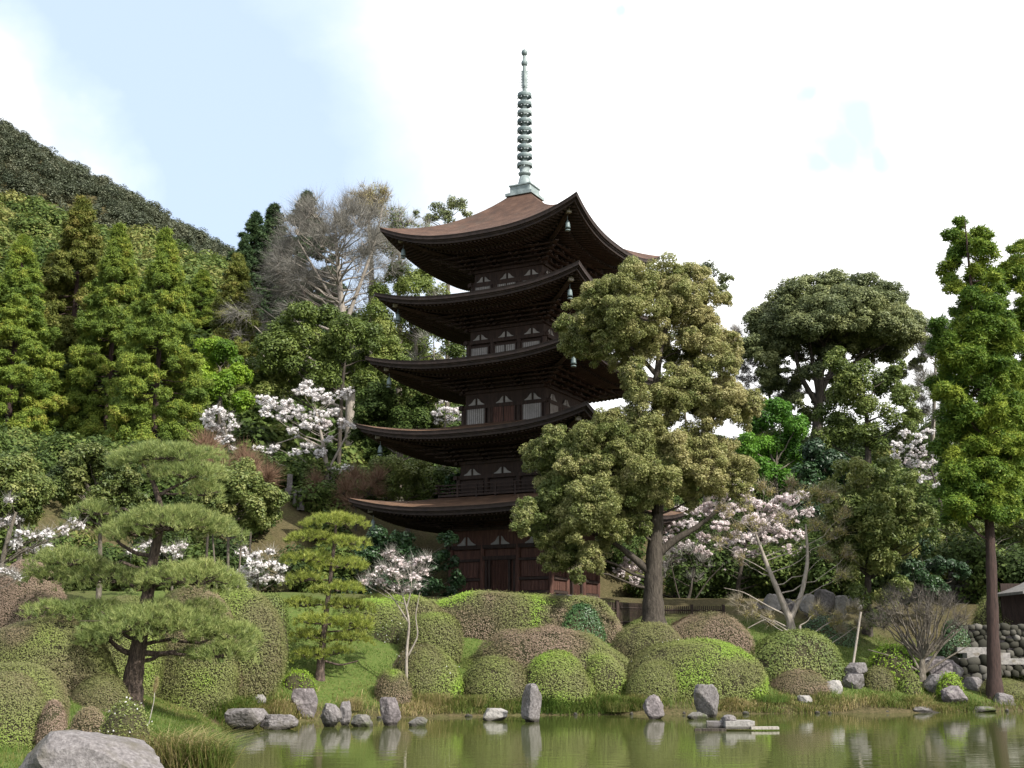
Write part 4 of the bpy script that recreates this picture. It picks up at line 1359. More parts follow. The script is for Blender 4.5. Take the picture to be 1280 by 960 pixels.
C = np.vstack([C, ellipse_clumps(806, 408, 106, 68, 53, 26, 21, tint=.45, tv=.14, cut=-.8, ydepth=.8), ellipse_clumps(872, 505, 72, 40, 53, 16, 20, tint=.45, tv=.14, cut=-.9), ellipse_clumps(784, 592, 136, 78, 52.6, 38, 22, tint=.45, tv=.14, cut=-.75, ydepth=.55), px_clumps([(815, 545, 22, -1.2), (830, 600, 20, -1.5), (800, 620, 20, -1.4), (845, 560, 20, -1.6), (790, 475, 18, -1), (835, 490, 16, -1.2), (660, 640, 18, -1.2), (690, 680, 18, -1.2), (720, 700, 18, -.8), (765, 660, 20, -1.3), (800, 655, 16, -1)], 53, tint=.45)])
# sunlit side painted into the leaf tint: clumps lighten to the right and upward
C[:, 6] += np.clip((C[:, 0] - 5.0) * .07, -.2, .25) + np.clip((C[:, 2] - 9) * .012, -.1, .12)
tree('oak_tree', 'big spreading evergreen oak with bronze green young leaves in front of the pagoda', 'tree', 53, [(817, 778, .42), (816, 740, .38), (818, 690, .34), (822, 640, .26), (826, 590, .2), (822, 530, .19), (820, 480, .17), (826, 430, .12), (842, 380, .05)], C, 'camphor', .09, None, cov=.95, wild=.7, tws=(3, .3, .012, 'twig_tan'), sub=(6, .48), sub2=(5, .56), bark='bark_dark', thick=.8, limb_n=22, tr_extra=([(820, 695, .2), (842, 675, .17), (870, 660, .12), (895, 640, .07), (915, 618, .03)], [(817, 720, .2), (795, 700, .16), (770, 680, .1), (740, 665, .05)], [(824, 600, .15), (846, 575, .11), (866, 555, .05)], [(822, 640, .14), (795, 615, .1), (760, 585, .05)], [(820, 478, .12), (860, 472, .07), (895, 470, .03)], [(822, 470, .12), (795, 440, .08), (770, 420, .04)]))

# ================================================================== right cedars
def cedar_px(px, lst, Y, label, trunk, mat='cedar_r', grp='right cedars'):
    C = px_clumps(lst, Y, 1.2, flat=.85, tint=.5, tv=.2)
    return tree('cedar_tree', label, 'tree', Y, trunk, C, mat, .105, grp, cov=1.15, sub=(7, .48), bark='bark_cedar', thick=.5, inner=.3, spray=(22, .22, .05))


L = []
for yy in np.arange(276, 650, 11.5):
    hw = np.interp(yy, [270, 300, 360, 420, 480, 560, 620, 650], [11, 28, 44, 56, 60, 58, 54, 44])
    cxx = np.interp(yy, [270, 420, 650], [1208, 1216, 1228])
    nn_ = 1 if yy < 290 else (3 if yy < 400 else 5)
    for t in range(nn_):
        rr_ = np.interp(yy, [270, 400, 560], [11, 15, 16]) * rng.uniform(.7, 1.3)
        L.append((cxx + rng.uniform(-1, 1) * (hw - rr_ * .5), yy + rng.uniform(-5, 5), rr_, rng.uniform(-1.4, 1.4)))
L += [(1200, 640, 13), (1232, 632, 15), (1252, 640, 15), (1205, 615, 14), (1262, 625, 14)]
cedar_px(1215, L, 49, 'right cedar with its slim bare trunk standing by the hut', [(1243, 858, .26), (1241, 780, .23), (1239, 700, .2), (1236, 640, .17), (1228, 500, .12), (1212, 340, .06), (1206, 275, .02)])
L = []
for yy in np.arange(312, 640, 11):
    hw = np.interp(yy, [305, 340, 420, 500, 640], [7, 24, 44, 50, 50])
    nn_ = 1 if yy < 330 else (2 if yy < 400 else 4)
    for t in range(nn_):
        rr_ = np.interp(yy, [305, 400, 560], [11, 15, 17]) * rng.uniform(.7, 1.3)
        L.append((1270 + rng.uniform(-1, 1) * (hw - rr_ * .4), yy + rng.uniform(-5, 5), rr_, rng.uniform(-1.2, 1.2)))
cedar_px(1285, L, 60, 'cedar cut by the right edge of the photo', [(1310, 850, .26), (1300, 700, .2), (1290, 500, .14), (1280, 320, .03)])

# ================================================================== large leaved evergreen, right bank
C = ellipse_clumps(1085, 650, 78, 78, 55.5, 60, 17, tint=.5, ydepth=.6, cut=-1, shell=.3)
C = np.vstack([C, px_clumps([(1050, 590, 14), (1080, 583, 16), (1112, 585, 16), (1138, 600, 14), (1152, 640, 14), (1160, 670, 12), (1075, 745, 16), (1110, 755, 16), (1095, 775, 14), (1130, 735, 14), (1060, 720, 14)], 54.6, .6, tint=.55)])
tree('evergreen_tree', 'broad evergreen with large leaves on the right bank', 'tree', 56, [(1085, 815, .2), (1085, 740, .15), (1085, 660, .08)], C, 'laurel', .17, None, cov=.7, sub=(5, .5), bark='bark_dark', aspect=.42, wild=.75)

# ================================================================== laurels behind the pine
GL = 'laurel shrubs behind the large pine'
for lab, cx_, cy_, rx_, ry_, Yl, tk in (('glossy round laurel at the left edge of the photo', 20, 620, 52, 56, 45, [(25, 700, .1), (22, 640, .06)]),
                                        ('wide dark laurel left of the pine top', 128, 612, 72, 58, 47, [(125, 720, .1), (125, 640, .06)]),
                                        ('glossy laurel with thin stems right of the pine', 290, 628, 68, 56, 45, [(285, 740, .06), (285, 680, .05), (288, 640, .04)])):
    C = ellipse_clumps(cx_, cy_, rx_, ry_, Yl, 42, 15, tint=.5, ydepth=.7, cut=-.75)
    ex = ([(tk[0][0] - 14, 740, .04), (tk[0][0] - 20, 660, .03)], [(tk[0][0] + 12, 740, .04), (tk[0][0] + 18, 660, .03)]) if cx_ == 290 else ()
    tree('laurel_shrub', lab, 'shrub', Yl, tk, C, 'laurel', .115, GL, cov=.95, sub=(6, .5), bark='bark', tr_extra=ex)
# ================================================================== cherries in blossom
GY = 'cherry trees in blossom'


def cherry(label, Y, trunk, lst, mat='blossom', size=.078, scale=1.0, bark='bark', extra=(), cov=.85, flat=.68, sub=(12, .45), tw=(3, .4, .012, 'twig_grey'), dep=.7, thick=.8, sub2=(3, .5)):
    C = px_clumps(lst, Y, dep, flat=flat, tint=.6, tv=.15)
    C[:, 3:6] *= scale
    tr = px_trunk(trunk, Y)
    base = tuple(tr[0, :3])
    e = empty('cherry_tree', base, label=label, cat='tree', group=GY)
    tubes = [trunk_tube(tr, 8)]
    for t in extra:
        tubes.append(trunk_tube(px_trunk(t, Y, ground=False), 6, False))
    tubes += branches_to(tr, C, .09, thick=thick)
    D = subclump(C, *sub)
    for ii in range(len(D)):
        c = C[ii // sub[0]]
        tubes.append(limb(c[:3], D[ii, :3], .018, .008, .1, n=4, sides=3))
    obj('trunk', [merge(tubes, smooth=True)], M[bark], e, shift=base)
    if sub2:
        D = subclump(D, *sub2)
    obj('blossom_crown', [(*leaves(D, size, cov, .8, .35, inner=.1, under=1.0), 0), (*twigs(D, tw[0], tw[1], tw[2]), 1)], [M[mat], M[tw[3]]], e, shift=base)
    return e


cherry('white flowering cherry with a pale forked trunk on the slope left of the pagoda', 74, [(409, 612, .16), (408, 580, .14), (402, 545, .1), (395, 515, .05)],
       [(328, 500, 10), (345, 504, 11), (362, 507, 11), (378, 488, 11), (392, 494, 12), (408, 498, 11), (425, 493, 10), (436, 490, 8), (335, 515, 10), (355, 520, 11), (378, 518, 12), (398, 520, 12), (418, 515, 9), (368, 540, 9), (384, 532, 10), (405, 530, 11), (428, 530, 9), (440, 533, 6), (368, 567, 9), (385, 560, 10), (400, 566, 9), (412, 550, 7), (420, 588, 9), (435, 585, 9), (408, 596, 7), (322, 562, 8), (335, 565, 8), (345, 560, 7), (385, 480, 8)], bark='bark_pale',
       extra=([(409, 590, .09), (425, 560, .07), (440, 530, .03)], [(404, 560, .08), (375, 545, .05), (345, 555, .02)]))
cherry('small white flowering cherry between the rightmost cedar and the larger hillside cherry', 68, [(288, 590, .08), (287, 560, .06), (280, 530, .03)],
       [(260, 520, 9), (272, 515, 10), (286, 522, 9), (265, 535, 9), (280, 537, 10), (293, 532, 7), (285, 550, 9), (275, 550, 7), (290, 562, 7), (262, 527, 8)])
cherry('low blossoming cherry between the large pine and the small pine', 51, [(322, 745, .07), (322, 725, .05), (322, 705, .03)],
       [(303, 690, 8), (318, 695, 9), (310, 705, 9), (325, 710, 10), (340, 708, 9), (352, 712, 8), (300, 718, 9), (315, 722, 9), (332, 724, 9), (348, 725, 8), (308, 732, 7), (338, 690, 6)], size=.085)
cherry('leaning cherry with grey limbs at the left edge of the photo', 44, [(2, 705, .1), (12, 665, .08), (20, 640, .05)],
       [(5, 635, 9), (15, 650, 10), (4, 655, 10), (28, 668, 9), (20, 680, 9), (45, 672, 9), (62, 668, 9), (80, 663, 8), (98, 658, 8), (40, 688, 8), (60, 684, 7), (90, 650, 6), (12, 625, 6)], size=.08, extra=([(8, 680, .05), (40, 690, .03), (55, 700, .015)],))
cherry('few cherry twigs in flower at the left edge above the rust coloured shrub', 29, [(-30, 780, .04), (-15, 730, .03), (5, 718, .02)],
       [(3, 714, 6), (14, 717, 6), (23, 722, 5), (-6, 712, 7)], size=.05, dep=.2, tw=(5, .2, .008, 'twig_grey'))
cherry('cherry blossom peeping through the middle of the large pine', 50, [(215, 740, .05), (215, 700, .03)],
       [(200, 690, 8), (215, 688, 8), (228, 682, 7), (190, 680, 6), (180, 685, 6), (222, 697, 6), (165, 690, 6)], size=.085)
cherry('cherry blossom showing beside the third storey of the pagoda', 78, [(555, 575, .1), (556, 540, .07), (557, 520, .04)],
       [(545, 520, 8), (558, 512, 9), (570, 515, 8), (562, 525, 8), (548, 528, 6), (575, 522, 6), (555, 502, 6)])
cherry('slim young pink cherry before the long brown hedge', 44.7, [(508, 868, .055), (508, 815, .05), (512, 780, .04), (507, 755, .03), (497, 725, .015)],
       [(485, 695, 7), (497, 702, 8), (510, 708, 8), (522, 704, 8), (532, 700, 7), (478, 712, 8), (490, 716, 8), (503, 722, 8), (518, 722, 8), (530, 715, 6), (465, 722, 7), (456, 728, 6), (476, 728, 7), (495, 735, 7), (511, 738, 7), (522, 733, 5), (490, 690, 5)], mat='blossom_p', size=.085, bark='bark_pale', dep=.5, cov=.8,
       extra=([(510, 820, .035), (523, 795, .03), (519, 770, .02), (525, 740, .012)], [(512, 780, .03), (490, 745, .02), (470, 730, .01)], [(508, 760, .03), (515, 735, .02), (512, 700, .01)]))
cherry('full pink cherry right of the big oak', 64, [(925, 775, .14), (922, 735, .12), (930, 690, .08), (940, 650, .04)],
       [(905, 620, 12), (925, 612, 11), (935, 630, 13), (915, 640, 13), (955, 640, 13), (972, 630, 12), (990, 625, 11), (1003, 620, 9), (940, 655, 13), (965, 655, 13), (985, 648, 11), (900, 660, 12), (925, 672, 12), (950, 675, 12), (975, 672, 11), (995, 668, 9), (945, 695, 12), (965, 700, 11), (925, 692, 10), (905, 682, 10), (955, 712, 8), (1010, 640, 9), (915, 600, 9), (890, 635, 11), (985, 690, 10), (1005, 690, 8), (880, 690, 10), (900, 710, 9)], mat='blossom_p', size=.085, scale=1.2, bark='bark_dark')
cherry('pale cherry spreading behind the trunk of the big oak', 67, [(845, 790, .12), (842, 750, .1), (850, 715, .06), (855, 690, .03)],
       [(785, 705, 11), (800, 712, 10), (775, 715, 9), (795, 725, 9), (842, 690, 11), (860, 685, 11), (878, 695, 11), (850, 705, 10), (890, 705, 10), (835, 705, 9), (870, 708, 9), (840, 660, 11), (860, 655, 11), (850, 640, 11), (835, 675, 9), (880, 672, 10), (900, 700, 8), (870, 640, 9)], mat='blossom_p', size=.1, bark='bark_dark')
cherry('pure white cherry on the slope left of the right cedars', 72, [(1180, 655, .12), (1176, 630, .1), (1168, 600, .06), (1160, 575, .03)],
       [(1130, 542, 9), (1145, 548, 11), (1160, 542, 10), (1175, 538, 9), (1188, 541, 8), (1120, 558, 9), (1135, 562, 11), (1150, 566, 12), (1167, 560, 11), (1182, 555, 9), (1118, 570, 7), (1130, 578, 9), (1145, 582, 11), (1160, 582, 11), (1176, 574, 10), (1188, 567, 8), (1150, 597, 9), (1163, 600, 9), (1176, 595, 8), (1172, 608, 7), (1195, 540, 5)], bark='bark_dark', sub=(8, .4))
cherry('greyish cherry far behind the right side of the big oak', 98, [(965, 560, .2), (965, 520, .15), (960, 480, .08)],
       [(935, 430, 12), (945, 450, 13), (960, 468, 14), (935, 475, 13), (980, 480, 13), (955, 490, 13), (925, 460, 12), (1000, 490, 11), (975, 500, 11), (930, 495, 11), (915, 480, 10), (920, 415, 9), (905, 445, 10)], mat='blossom_g', size=.13, cov=.35, tw=(14, .9, .022, 'twig_grey'))
cherry('greyish cherry seen through the upper gap of the big oak', 92, [(860, 600, .2), (858, 540, .12), (855, 500, .06)],
       [(840, 480, 11), (855, 470, 11), (870, 490, 11), (848, 495, 11), (830, 490, 9), (880, 500, 9), (862, 450, 9), (895, 480, 9), (845, 455, 8)], mat='blossom_g', size=.13, cov=.35, tw=(14, .8, .022, 'twig_grey'))
cherry('thin grey blossoming tree right of the round crowned evergreen', 89, [(1165, 600, .12), (1166, 540, .08), (1168, 500, .04)],
       [(1155, 480, 10), (1170, 495, 10), (1180, 480, 8), (1160, 515, 10), (1175, 520, 8), (1150, 500, 8), (1185, 505, 7)], mat='blossom_g', size=.13, cov=.18, tw=(14, .9, .022, 'twig_grey'))

# ================================================================== pines trimmed in cloud pads
def pine(label, Y, trunk, pads, mat, nl, nw_, tufts, seed=1, extra=(), grp='cloud pruned pines', rb=.05):
    tr = px_trunk(trunk, Y)
    base = tuple(tr[0, :3])
    e = empty('pine_tree', base, label=label, cat='tree', group=grp)
    tubes = [trunk_tube(tr, 12)]
    for t in extra:
        tubes.append(trunk_tube(px_trunk(t, Y, ground=False), 7, False))
    s = np.linspace(0, len(tr) - 1, 60)
    line = np.stack([np.interp(s, np.arange(len(tr)), tr[:, q]) for q in range(4)], 1)
    m_ = MPP(Y)
    for (px, py, rx, ry, *dz) in pads:
        dY = dz[0] if dz else rng.uniform(-1, 1) * .35 * rx * m_
        c = P(px, py + ry * .35, Y + dY)
        a, h = rx * m_ * 1.1, ry * m_ * 1.75
        b = a * .85
        hd = np.hypot(line[:, 0] - c[0], line[:, 1] - c[1])
        i_ = int(np.argmin(np.abs(c[2] - .12 * hd - line[:, 2]) + .1 * hd))
        under = c - [0, 0, h * .25]
        rr_ = min(line[i_, 3] * .55, rb)
        tubes.append(limb(line[i_, :3], under, rr_, rr_ * .5, -.15, wob=.10, sides=6))
        parts = []
        nb = max(7, int(a * 16))
        for t in range(nb):
            an = t * 2.399 + rng.random()
            q = rng.uniform(.45, .97)
            tip = c + [cos(an) * a * q, sin(an) * b * q, h * .35 * (1 - q) + rng.uniform(-.1, .12) * h]
            tubes.append(limb(under, tip, rr_ * .42, .008, .12, wob=.14, sides=4))
        k = int(tufts * a * b * pi)
        r_ = np.sqrt(rng.random(k))
        an = rng.random(k) * 2 * pi
        lump = 1 + .16 * np.sin(an * 3 + px) + .1 * np.sin(an * 7 + py)
        pos = np.column_stack([np.cos(an) * r_ * a * lump, np.sin(an) * r_ * b * lump, np.zeros(k)])
        w_ = wave(pos[:, 0] + c[0], pos[:, 1], pos[:, 0] * 0 + py, seed, 3.2 / max(a, .4), 3)
        pos[:, 2] = h * (.62 * np.sqrt(np.maximum(0, 1 - r_ ** 2)) - .22 + .16 * w_) - rng.random(k) ** 1.5 * h * .5
        pos += c
        nn_ = 15
        idx = np.repeat(np.arange(k), nn_)
        out_ = np.column_stack([np.cos(an), np.sin(an), 0 * an]) * (r_ * .55)[:, None]
        d = unit(len(idx)) * .75 + out_[idx] + np.array([0, 0, .75])
        d /= np.linalg.norm(d, axis=1)[:, None]
        tt = .56 + .16 * rng.normal(size=k) + .12 * w_
        parts.append((*needles(pos[idx] + unit(len(idx)) * .03, d, nl * rng.uniform(.7, 1.25, len(idx)), nw_, tt[idx] + rng.normal(size=len(idx)) * .12), 0))
        obj('needle_pad', parts, M[mat], e, shift=base)
    obj('trunk', [merge(tubes, smooth=True)], M['bark_pine'], e, shift=base)
    return e


pine('large cloud pruned pine with thick dark trunk on the left bank', 33, [(162, 884, .27), (166, 850, .235), (173, 810, .2), (181, 765, .175), (187, 730, .16), (191, 700, .14), (200, 660, .11), (200, 628, .085), (190, 598, .06), (174, 575, .035)],
     [(207, 560, 62, 17), (232, 584, 42, 16), (165, 570, 28, 12), (255, 610, 25, 12), (116, 632, 28, 14), (214, 645, 70, 22, -.5), (160, 656, 30, 16), (250, 650, 30, 16), (86, 693, 42, 18), (136, 714, 45, 18), (242, 716, 56, 18, -.4), (182, 767, 80, 26, -.6), (96, 754, 52, 14), (286, 786, 38, 16), (276, 810, 40, 14), (255, 756, 26, 12), (105, 786, 30, 14), (60, 715, 26, 12), (225, 770, 40, 18, -.8), (140, 775, 40, 18, .8)],
     'pine', .17, .014, 130, extra=([(170, 820, .08), (150, 812, .07), (135, 798, .05)], [(173, 815, .085), (200, 818, .07), (235, 812, .05)], [(190, 695, .06), (170, 692, .055), (150, 680, .04), (143, 672, .03)], [(186, 735, .06), (165, 732, .05)], [(200, 655, .06), (222, 640, .045), (240, 632, .03)], [(196, 620, .05), (215, 610, .04), (245, 595, .02)]), rb=.06)
pine('small cloud pruned pine with yellow green pads on the lawn', 44.5, [(400, 842, .14), (402, 815, .12), (406, 780, .1), (411, 740, .085), (415, 705, .07), (419, 670, .05), (420, 648, .03)],
     [(415, 648, 36, 9), (384, 667, 24, 9), (430, 673, 27, 11), (383, 693, 27, 10), (425, 701, 31, 11), (380, 719, 22, 10), (425, 731, 28, 10), (377, 750, 24, 10), (436, 753, 28, 9), (399, 772, 27, 10), (440, 772, 22, 9), (386, 791, 22, 9), (437, 794, 25, 9), (387, 814, 22, 9), (421, 812, 16, 7), (450, 780, 14, 7)],
     'pine_y', .17, .018, 90, seed=4, extra=([(402, 825, .05), (425, 832, .035), (448, 826, .02)],), rb=.04)

# ================================================================== clipped shrubs
shrub(-32, 86, 699, 800, 'smooth rust brown shrub behind the left shrubs', 36.5, tint=.03, amp=.06, ex=2.2, seed=1, size=.045)
shrub(-45, 140, 768, 880, 'broad olive shrub left of the large pine', 31.5, tint=.5, amp=.25, seed=2, size=.05, spots=[(60, 800, 26, .85, .7), (10, 790, 24, .2, .7)])
shrub(-50, 88, 824, 900, 'low olive shrub above the near corner shrub', 27, tint=.5, amp=.22, seed=3, size=.045)
shrub(-70, 54, 834, 960, 'nearest dense green shrub at the left edge', 23.5, tint=.52, amp=.18, seed=4, size=.042)
shrub(46, 84, 869, 915, 'small round rust brown shrub beside the near boulder', 23.5, tint=.05, amp=.06, seed=5, size=.03, deep=.9)
shrub(84, 200, 742, 832, 'olive shrub behind the lower left pads of the large pine', 37.5, tint=.48, amp=.2, seed=51, size=.055)
shrub(186, 300, 733, 806, 'olive hedge behind the trunk of the large pine', 40, tint=.5, amp=.18, seed=52, size=.06, ex=2.6)
shrub(84, 160, 835, 890, 'shaded olive shrub at the left of the pine trunk', 31, tint=.35, amp=.2, seed=6, size=.045, ex=2.1)
shrub(180, 322, 792, 884, 'dense mottled shrub right of the pine trunk', None, tint=.45, amp=.3, seed=7, size=.06, rag=.09, wild=.9, spots=[(215, 815, 30, .9, .6)])
shrub(222, 350, 738, 830, 'tall olive hedge between the pine and the lawn', 41.5, tint=.62, amp=.15, seed=8, size=.07, ex=2.6, spots=[(330, 770, 26, .45, .8)])
shrub(305, 362, 742, 815, 'dark leafy hedge end beside the small pine', 43.5, tint=.35, amp=.15, mat='laurel', seed=9, size=.085, ex=2.6, rag=.08)
shrub(405, 566, 740, 822, 'long green hedge behind the small pine', 49.5, tint=.66, amp=.15, seed=10, size=.08, ex=2.8, spots=[(530, 770, 30, .3, .7)])
shrub(500, 578, 759, 822, 'round olive shrub behind the young pink cherry', 47.8, tint=.58, amp=.15, seed=11, size=.075)
shrub(486, 776, 738, 822, 'long rounded brown and green hedge before the pagoda', 51.2, tint=.36, amp=.5, seed=12, size=.075, ex=3.2, deep=.22, spots=[(640, 748, 60, .68, .6), (720, 746, 40, .75, .8), (600, 790, 30, .04, .9), (700, 780, 40, .06, .85), (550, 775, 34, .12, .7), (640, 785, 24, .6, .6)])
shrub(703, 758, 747, 818, 'dark glossy shrub at the right end of the long hedge', 49.8, tint=.5, amp=.3, mat='gloss', seed=13, size=.11, rag=.08, deep=.6)
shrub(570, 792, 784, 872, 'large flat domed shrub with a pink brown top', 47.2, tint=.6, amp=.22, seed=14, size=.075, ex=2.3, deep=.5, spots=[(660, 800, 60, .04, .9), (700, 810, 34, .06, .9), (760, 800, 30, .7, .8), (738, 824, 20, .97, 1)])
shrub(576, 663, 821, 884, 'round green shrub behind the shore grass left of the tall stone', None, tint=.64, amp=.2, seed=15, size=.07, tuck=.85)
shrub(648, 740, 812, 890, 'round green shrub right of the tall thin stone', None, tint=.62, amp=.22, seed=16, size=.07, spots=[(695, 835, 18, .85, .7)])
shrub(728, 782, 815, 872, 'bright sprouting shrub between the flat dome and the largest green shrub', 46.6, tint=.68, amp=.25, seed=17, size=.07, spots=[(742, 820, 16, 1, 1), (750, 845, 22, .7, .6)])
shrub(486, 578, 806, 876, 'round shrub with thin white flecks behind the young cherry stem', None, tint=.52, amp=.25, seed=18, size=.07, flowers=40)
shrub(780, 958, 798, 880, 'largest domed green shrub with a vivid green patch', None, tint=.63, amp=.2, seed=19, size=.07, ex=2.4, deep=.55, spots=[(872, 848, 40, 1, .95), (858, 830, 22, .9, .7), (925, 838, 38, .5, .8), (820, 812, 34, .55, .7)], flowers=50, rag=.06)
shrub(781, 850, 824, 876, 'low olive lobe at the left foot of the largest green shrub', 45.9, tint=.52, amp=.12, seed=20, size=.065)
shrub(764, 862, 774, 826, 'olive shrub under the trunk of the big oak', 49, tint=.47, amp=.15, seed=21, size=.07, ex=2.4)
shrub(826, 940, 770, 826, 'flat brown shrub right of the oak trunk', 50, tint=.22, amp=.3, seed=22, size=.075, ex=3.0, spots=[(905, 790, 30, .03, .9)])
shrub(936, 1056, 786, 862, 'broad leafy green shrub below the maple', None, tint=.5, amp=.2, mat='laurel', seed=23, size=.095, ex=2.4, rag=.06, deep=.6)
shrub(962, 1038, 836, 874, 'low red brown shrub near the right shore', None, tint=.18, amp=.25, seed=24, size=.06, ex=2.1, spots=[(1020, 848, 16, .55, .7)])
shrub(1078, 1120, 832, 868, 'small round green shrub right of the leaning pole', None, tint=.62, amp=.18, seed=25, size=.07)
shrub(1125, 1153, 840, 872, 'small loose olive shrub under the grey leafless tree', None, tint=.55, amp=.2, seed=26, size=.08, rag=.1)
shrub(1084, 1150, 806, 856, 'bright yellow green leafy shrub behind the small round one', 49.5, tint=.75, amp=.25, mat='bright', seed=27, size=.12, rag=.14, wild=1.0, cov=1.2)
shrub(1172, 1204, 839, 866, 'vivid green tuft growing on the dark rock', 47.9, tint=.8, amp=.15, mat='bright', seed=28, size=.09, rag=.08)
shrub(470, 514, 838, 886, 'small shrub with a bright green cap near the shore stones', None, tint=.2, amp=.15, seed=29, size=.055, spots=[(492, 842, 18, .95, 1)], rag=.1)
shrub(350, 398, 832, 874, 'pale loose sapling bush left of the small pine trunk', None, tint=.7, amp=.2, mat='bright', seed=30, size=.075, rag=.16, wild=1.0, cov=.5)
shrub(455, 545, 770, 822, 'loose dark green bush with white flowers behind the young cherry', 49, tint=.45, amp=.2, mat='laurel', seed=31, size=.08, rag=.18, wild=1.0, cov=.8, flowers=160)
shrub(126, 190, 886, 945, 'small leafy plant with white flowers beside the near boulder', 24.5, tint=.45, amp=.3, mat='laurel', seed=32, size=.06, rag=.15, wild=1.0, cov=.9, flowers=60)
shrub(84, 132, 880, 925, 'small olive bush between the rust shrub and the white flowered plant', 25.5, tint=.42, amp=.2, seed=33, size=.045, rag=.1)
shrub(940, 1010, 800, 838, 'dull tan shrub by the foot of the maple', 52.5, tint=.3, amp=.2, seed=34, size=.07, rag=.1)
shrub(1000, 1075, 770, 820, 'dark green bush in the shade right of the maple trunk', 53.5, tint=.3, amp=.2, mat='gloss', seed=35, size=.11, rag=.12)

shrub(1168, 1215, 766, 812, 'dark mossy green shrub left of the middle stone wall', 52.0, tint=.45, amp=.2, mat='gloss', seed=41, size=.09, rag=.12)
shrub(1218, 1262, 742, 790, 'leafy green shrub below the upper stone wall', 57.0, tint=.5, amp=.2, mat='laurel', seed=42, size=.1, rag=.14, cov=1.0)
shrub(1215, 1300, 846, 872, 'low mossy green cover around the foot of the right cedar', 49.2, tint=.55, amp=.2, seed=43, size=.06, rag=.12, ex=2.1)
# ================================================================== rocks
rock(4, 200, 914, 985, 'big pale granite boulder in the near left corner', 'granite', 19.8, 8, depth=.7, planes=18, rough=.02, sink=.6)
RK = [(280, 330, 885, 912, 'pointed pale stone at the left end of the far shore', 'granite', 5), (324, 370, 893, 912, 'flat grey stone right of the pointed pale stone', 'granite', 6), (362, 395, 860, 896, 'dark slanted stone standing behind the shore grass', 'rock_dark', 7), (399, 426, 879, 909, 'rounded pale stone in the middle of the left shore', 'granite', 8), (423, 438, 876, 907, 'narrow stone leaning on the rounded pale stone', 'granite', 9), (438, 465, 893, 909, 'low tan stone left of the dark upright stone', 'rock_moss', 10), (474, 500, 871, 907, 'dark upright stone on the left half of the shore', 'rock_dark', 12), (510, 533, 896, 908, 'low flat stone right of the dark upright stone', 'rock_moss', 13), (604, 634, 885, 901, 'low pale stone among straw coloured grass', 'granite_pale', 14), (652, 677, 854, 903, 'tall thin grey stone standing in the water edge', 'granite', 15), (805, 831, 868, 899, 'squat square stone left of the tall banded stone', 'rock_dark', 16), (869, 900, 855, 897, 'tall stone with a white streaked right side', 'granite', 31), (1033, 1055, 850, 868, 'small white stone by the red brown shrub', 'granite_pale', 18), (998, 1016, 869, 880, 'small flat white stone lying in the grass', 'granite_pale', 19), (1054, 1082, 842, 862, 'pale block at the foot of the leaning pole', 'granite', 20), (1058, 1086, 828, 846, 'rounded stone stacked on the pale block', 'granite', 21), (1180, 1211, 857, 882, 'dark rock with white patches under the vivid green tuft', 'rock_dark', 22), (1157, 1186, 842, 868, 'grey stone left of the dark rock with white patches', 'granite', 23), (1204, 1230, 846, 864, 'grey stone right of the vivid green tuft', 'granite', 24), (1243, 1270, 866, 880, 'low pale stone at the foot of the right cedar', 'granite', 25), (1155, 1205, 820, 856, 'large shaded boulder under the dark bush', 'rock_dark', 26), (1140, 1182, 883, 891, 'flat slab along the right waterline', 'granite', 27), (1212, 1246, 883, 890, 'long flat stone along the waterline right of the dark rock', 'rock_moss', 28), (860, 885, 890, 899, 'small stone at the left foot of the tall streaked stone', 'rock_moss', 29), (318, 332, 868, 882, 'small white stone in the grass above the pointed pale stone', 'granite_pale', 30)]
RK2 = [(1000, 1022, 742, 756), (1020, 1046, 736, 752), (1042, 1066, 744, 760), (1008, 1034, 755, 768), (1062, 1084, 735, 750), (978, 1000, 748, 762), (955, 978, 742, 756), (935, 956, 752, 766)]
RL2 = ['leftmost but two of the scattered stones on the bank behind the maple', 'pale stone high in the middle of the bank behind the maple', 'pale stone right of the middle on the bank behind the maple', 'lowest stone on the bank behind the maple', 'rightmost stone on the bank behind the maple', 'stone touching the left stem of the maple on the bank behind', 'stone left of the maple stems on the bank behind', 'leftmost stone on the bank behind the maple']
for t, q in enumerate(RK2):
    rock(*q, RL2[t], ['granite_pale', 'granite'][t % 2], 56.5 + .15 * t, 80 + t, group='stones on the bank behind the maple', sink=.5)
for (x0, x1, y0, y1, lab, mt, sd_) in RK:
    Yk = None
    if 'stacked' in lab:
        Yk = 48.6
    rock(x0, x1, y0, y1, lab, mt, Yk, sd_)
# small stones along the waterline
for t in range(0, 36, 3):
    px = [300, 345, 390, 455, 540, 560, 585, 640, 690, 720, 750, 765, 790, 840, 905, 930, 955, 985, 1020, 1050, 1080, 1110, 1160, 1200, 1255, 1275, 500, 470, 735, 775, 855, 915, 970, 1035, 1095, 1130][t]
    Yk = ground_hit(px, np.interp(px, [280, 640, 1280], [907, 896, 888]), 30)
    cpt = P(px, 890, Yk)
    ys_ = float(np.interp(cpt[0], SHX, SHY)) - .15 + rng.uniform(-.15, .1)
    w_, h_ = rng.uniform(.12, .26), rng.uniform(.06, .10)
    d_, Fi = ico()
    V = d_ * (1 + .12 * wave(d_[:, 0], d_[:, 1], d_[:, 2], 60 + t, 2.2, 3))[:, None] * [w_ * .5, w_ * .45, h_]
    thing_mesh('shore_stone', [(V + [cpt[0], ys_, .02], Fi, None, 0, True)], M[['rock_moss', 'granite', 'rock_dark'][t % 3]], (cpt[0], ys_, -.05), label='small wet stone among those lining the waterline of the far shore', cat='rock', group='small stones lining the waterline')

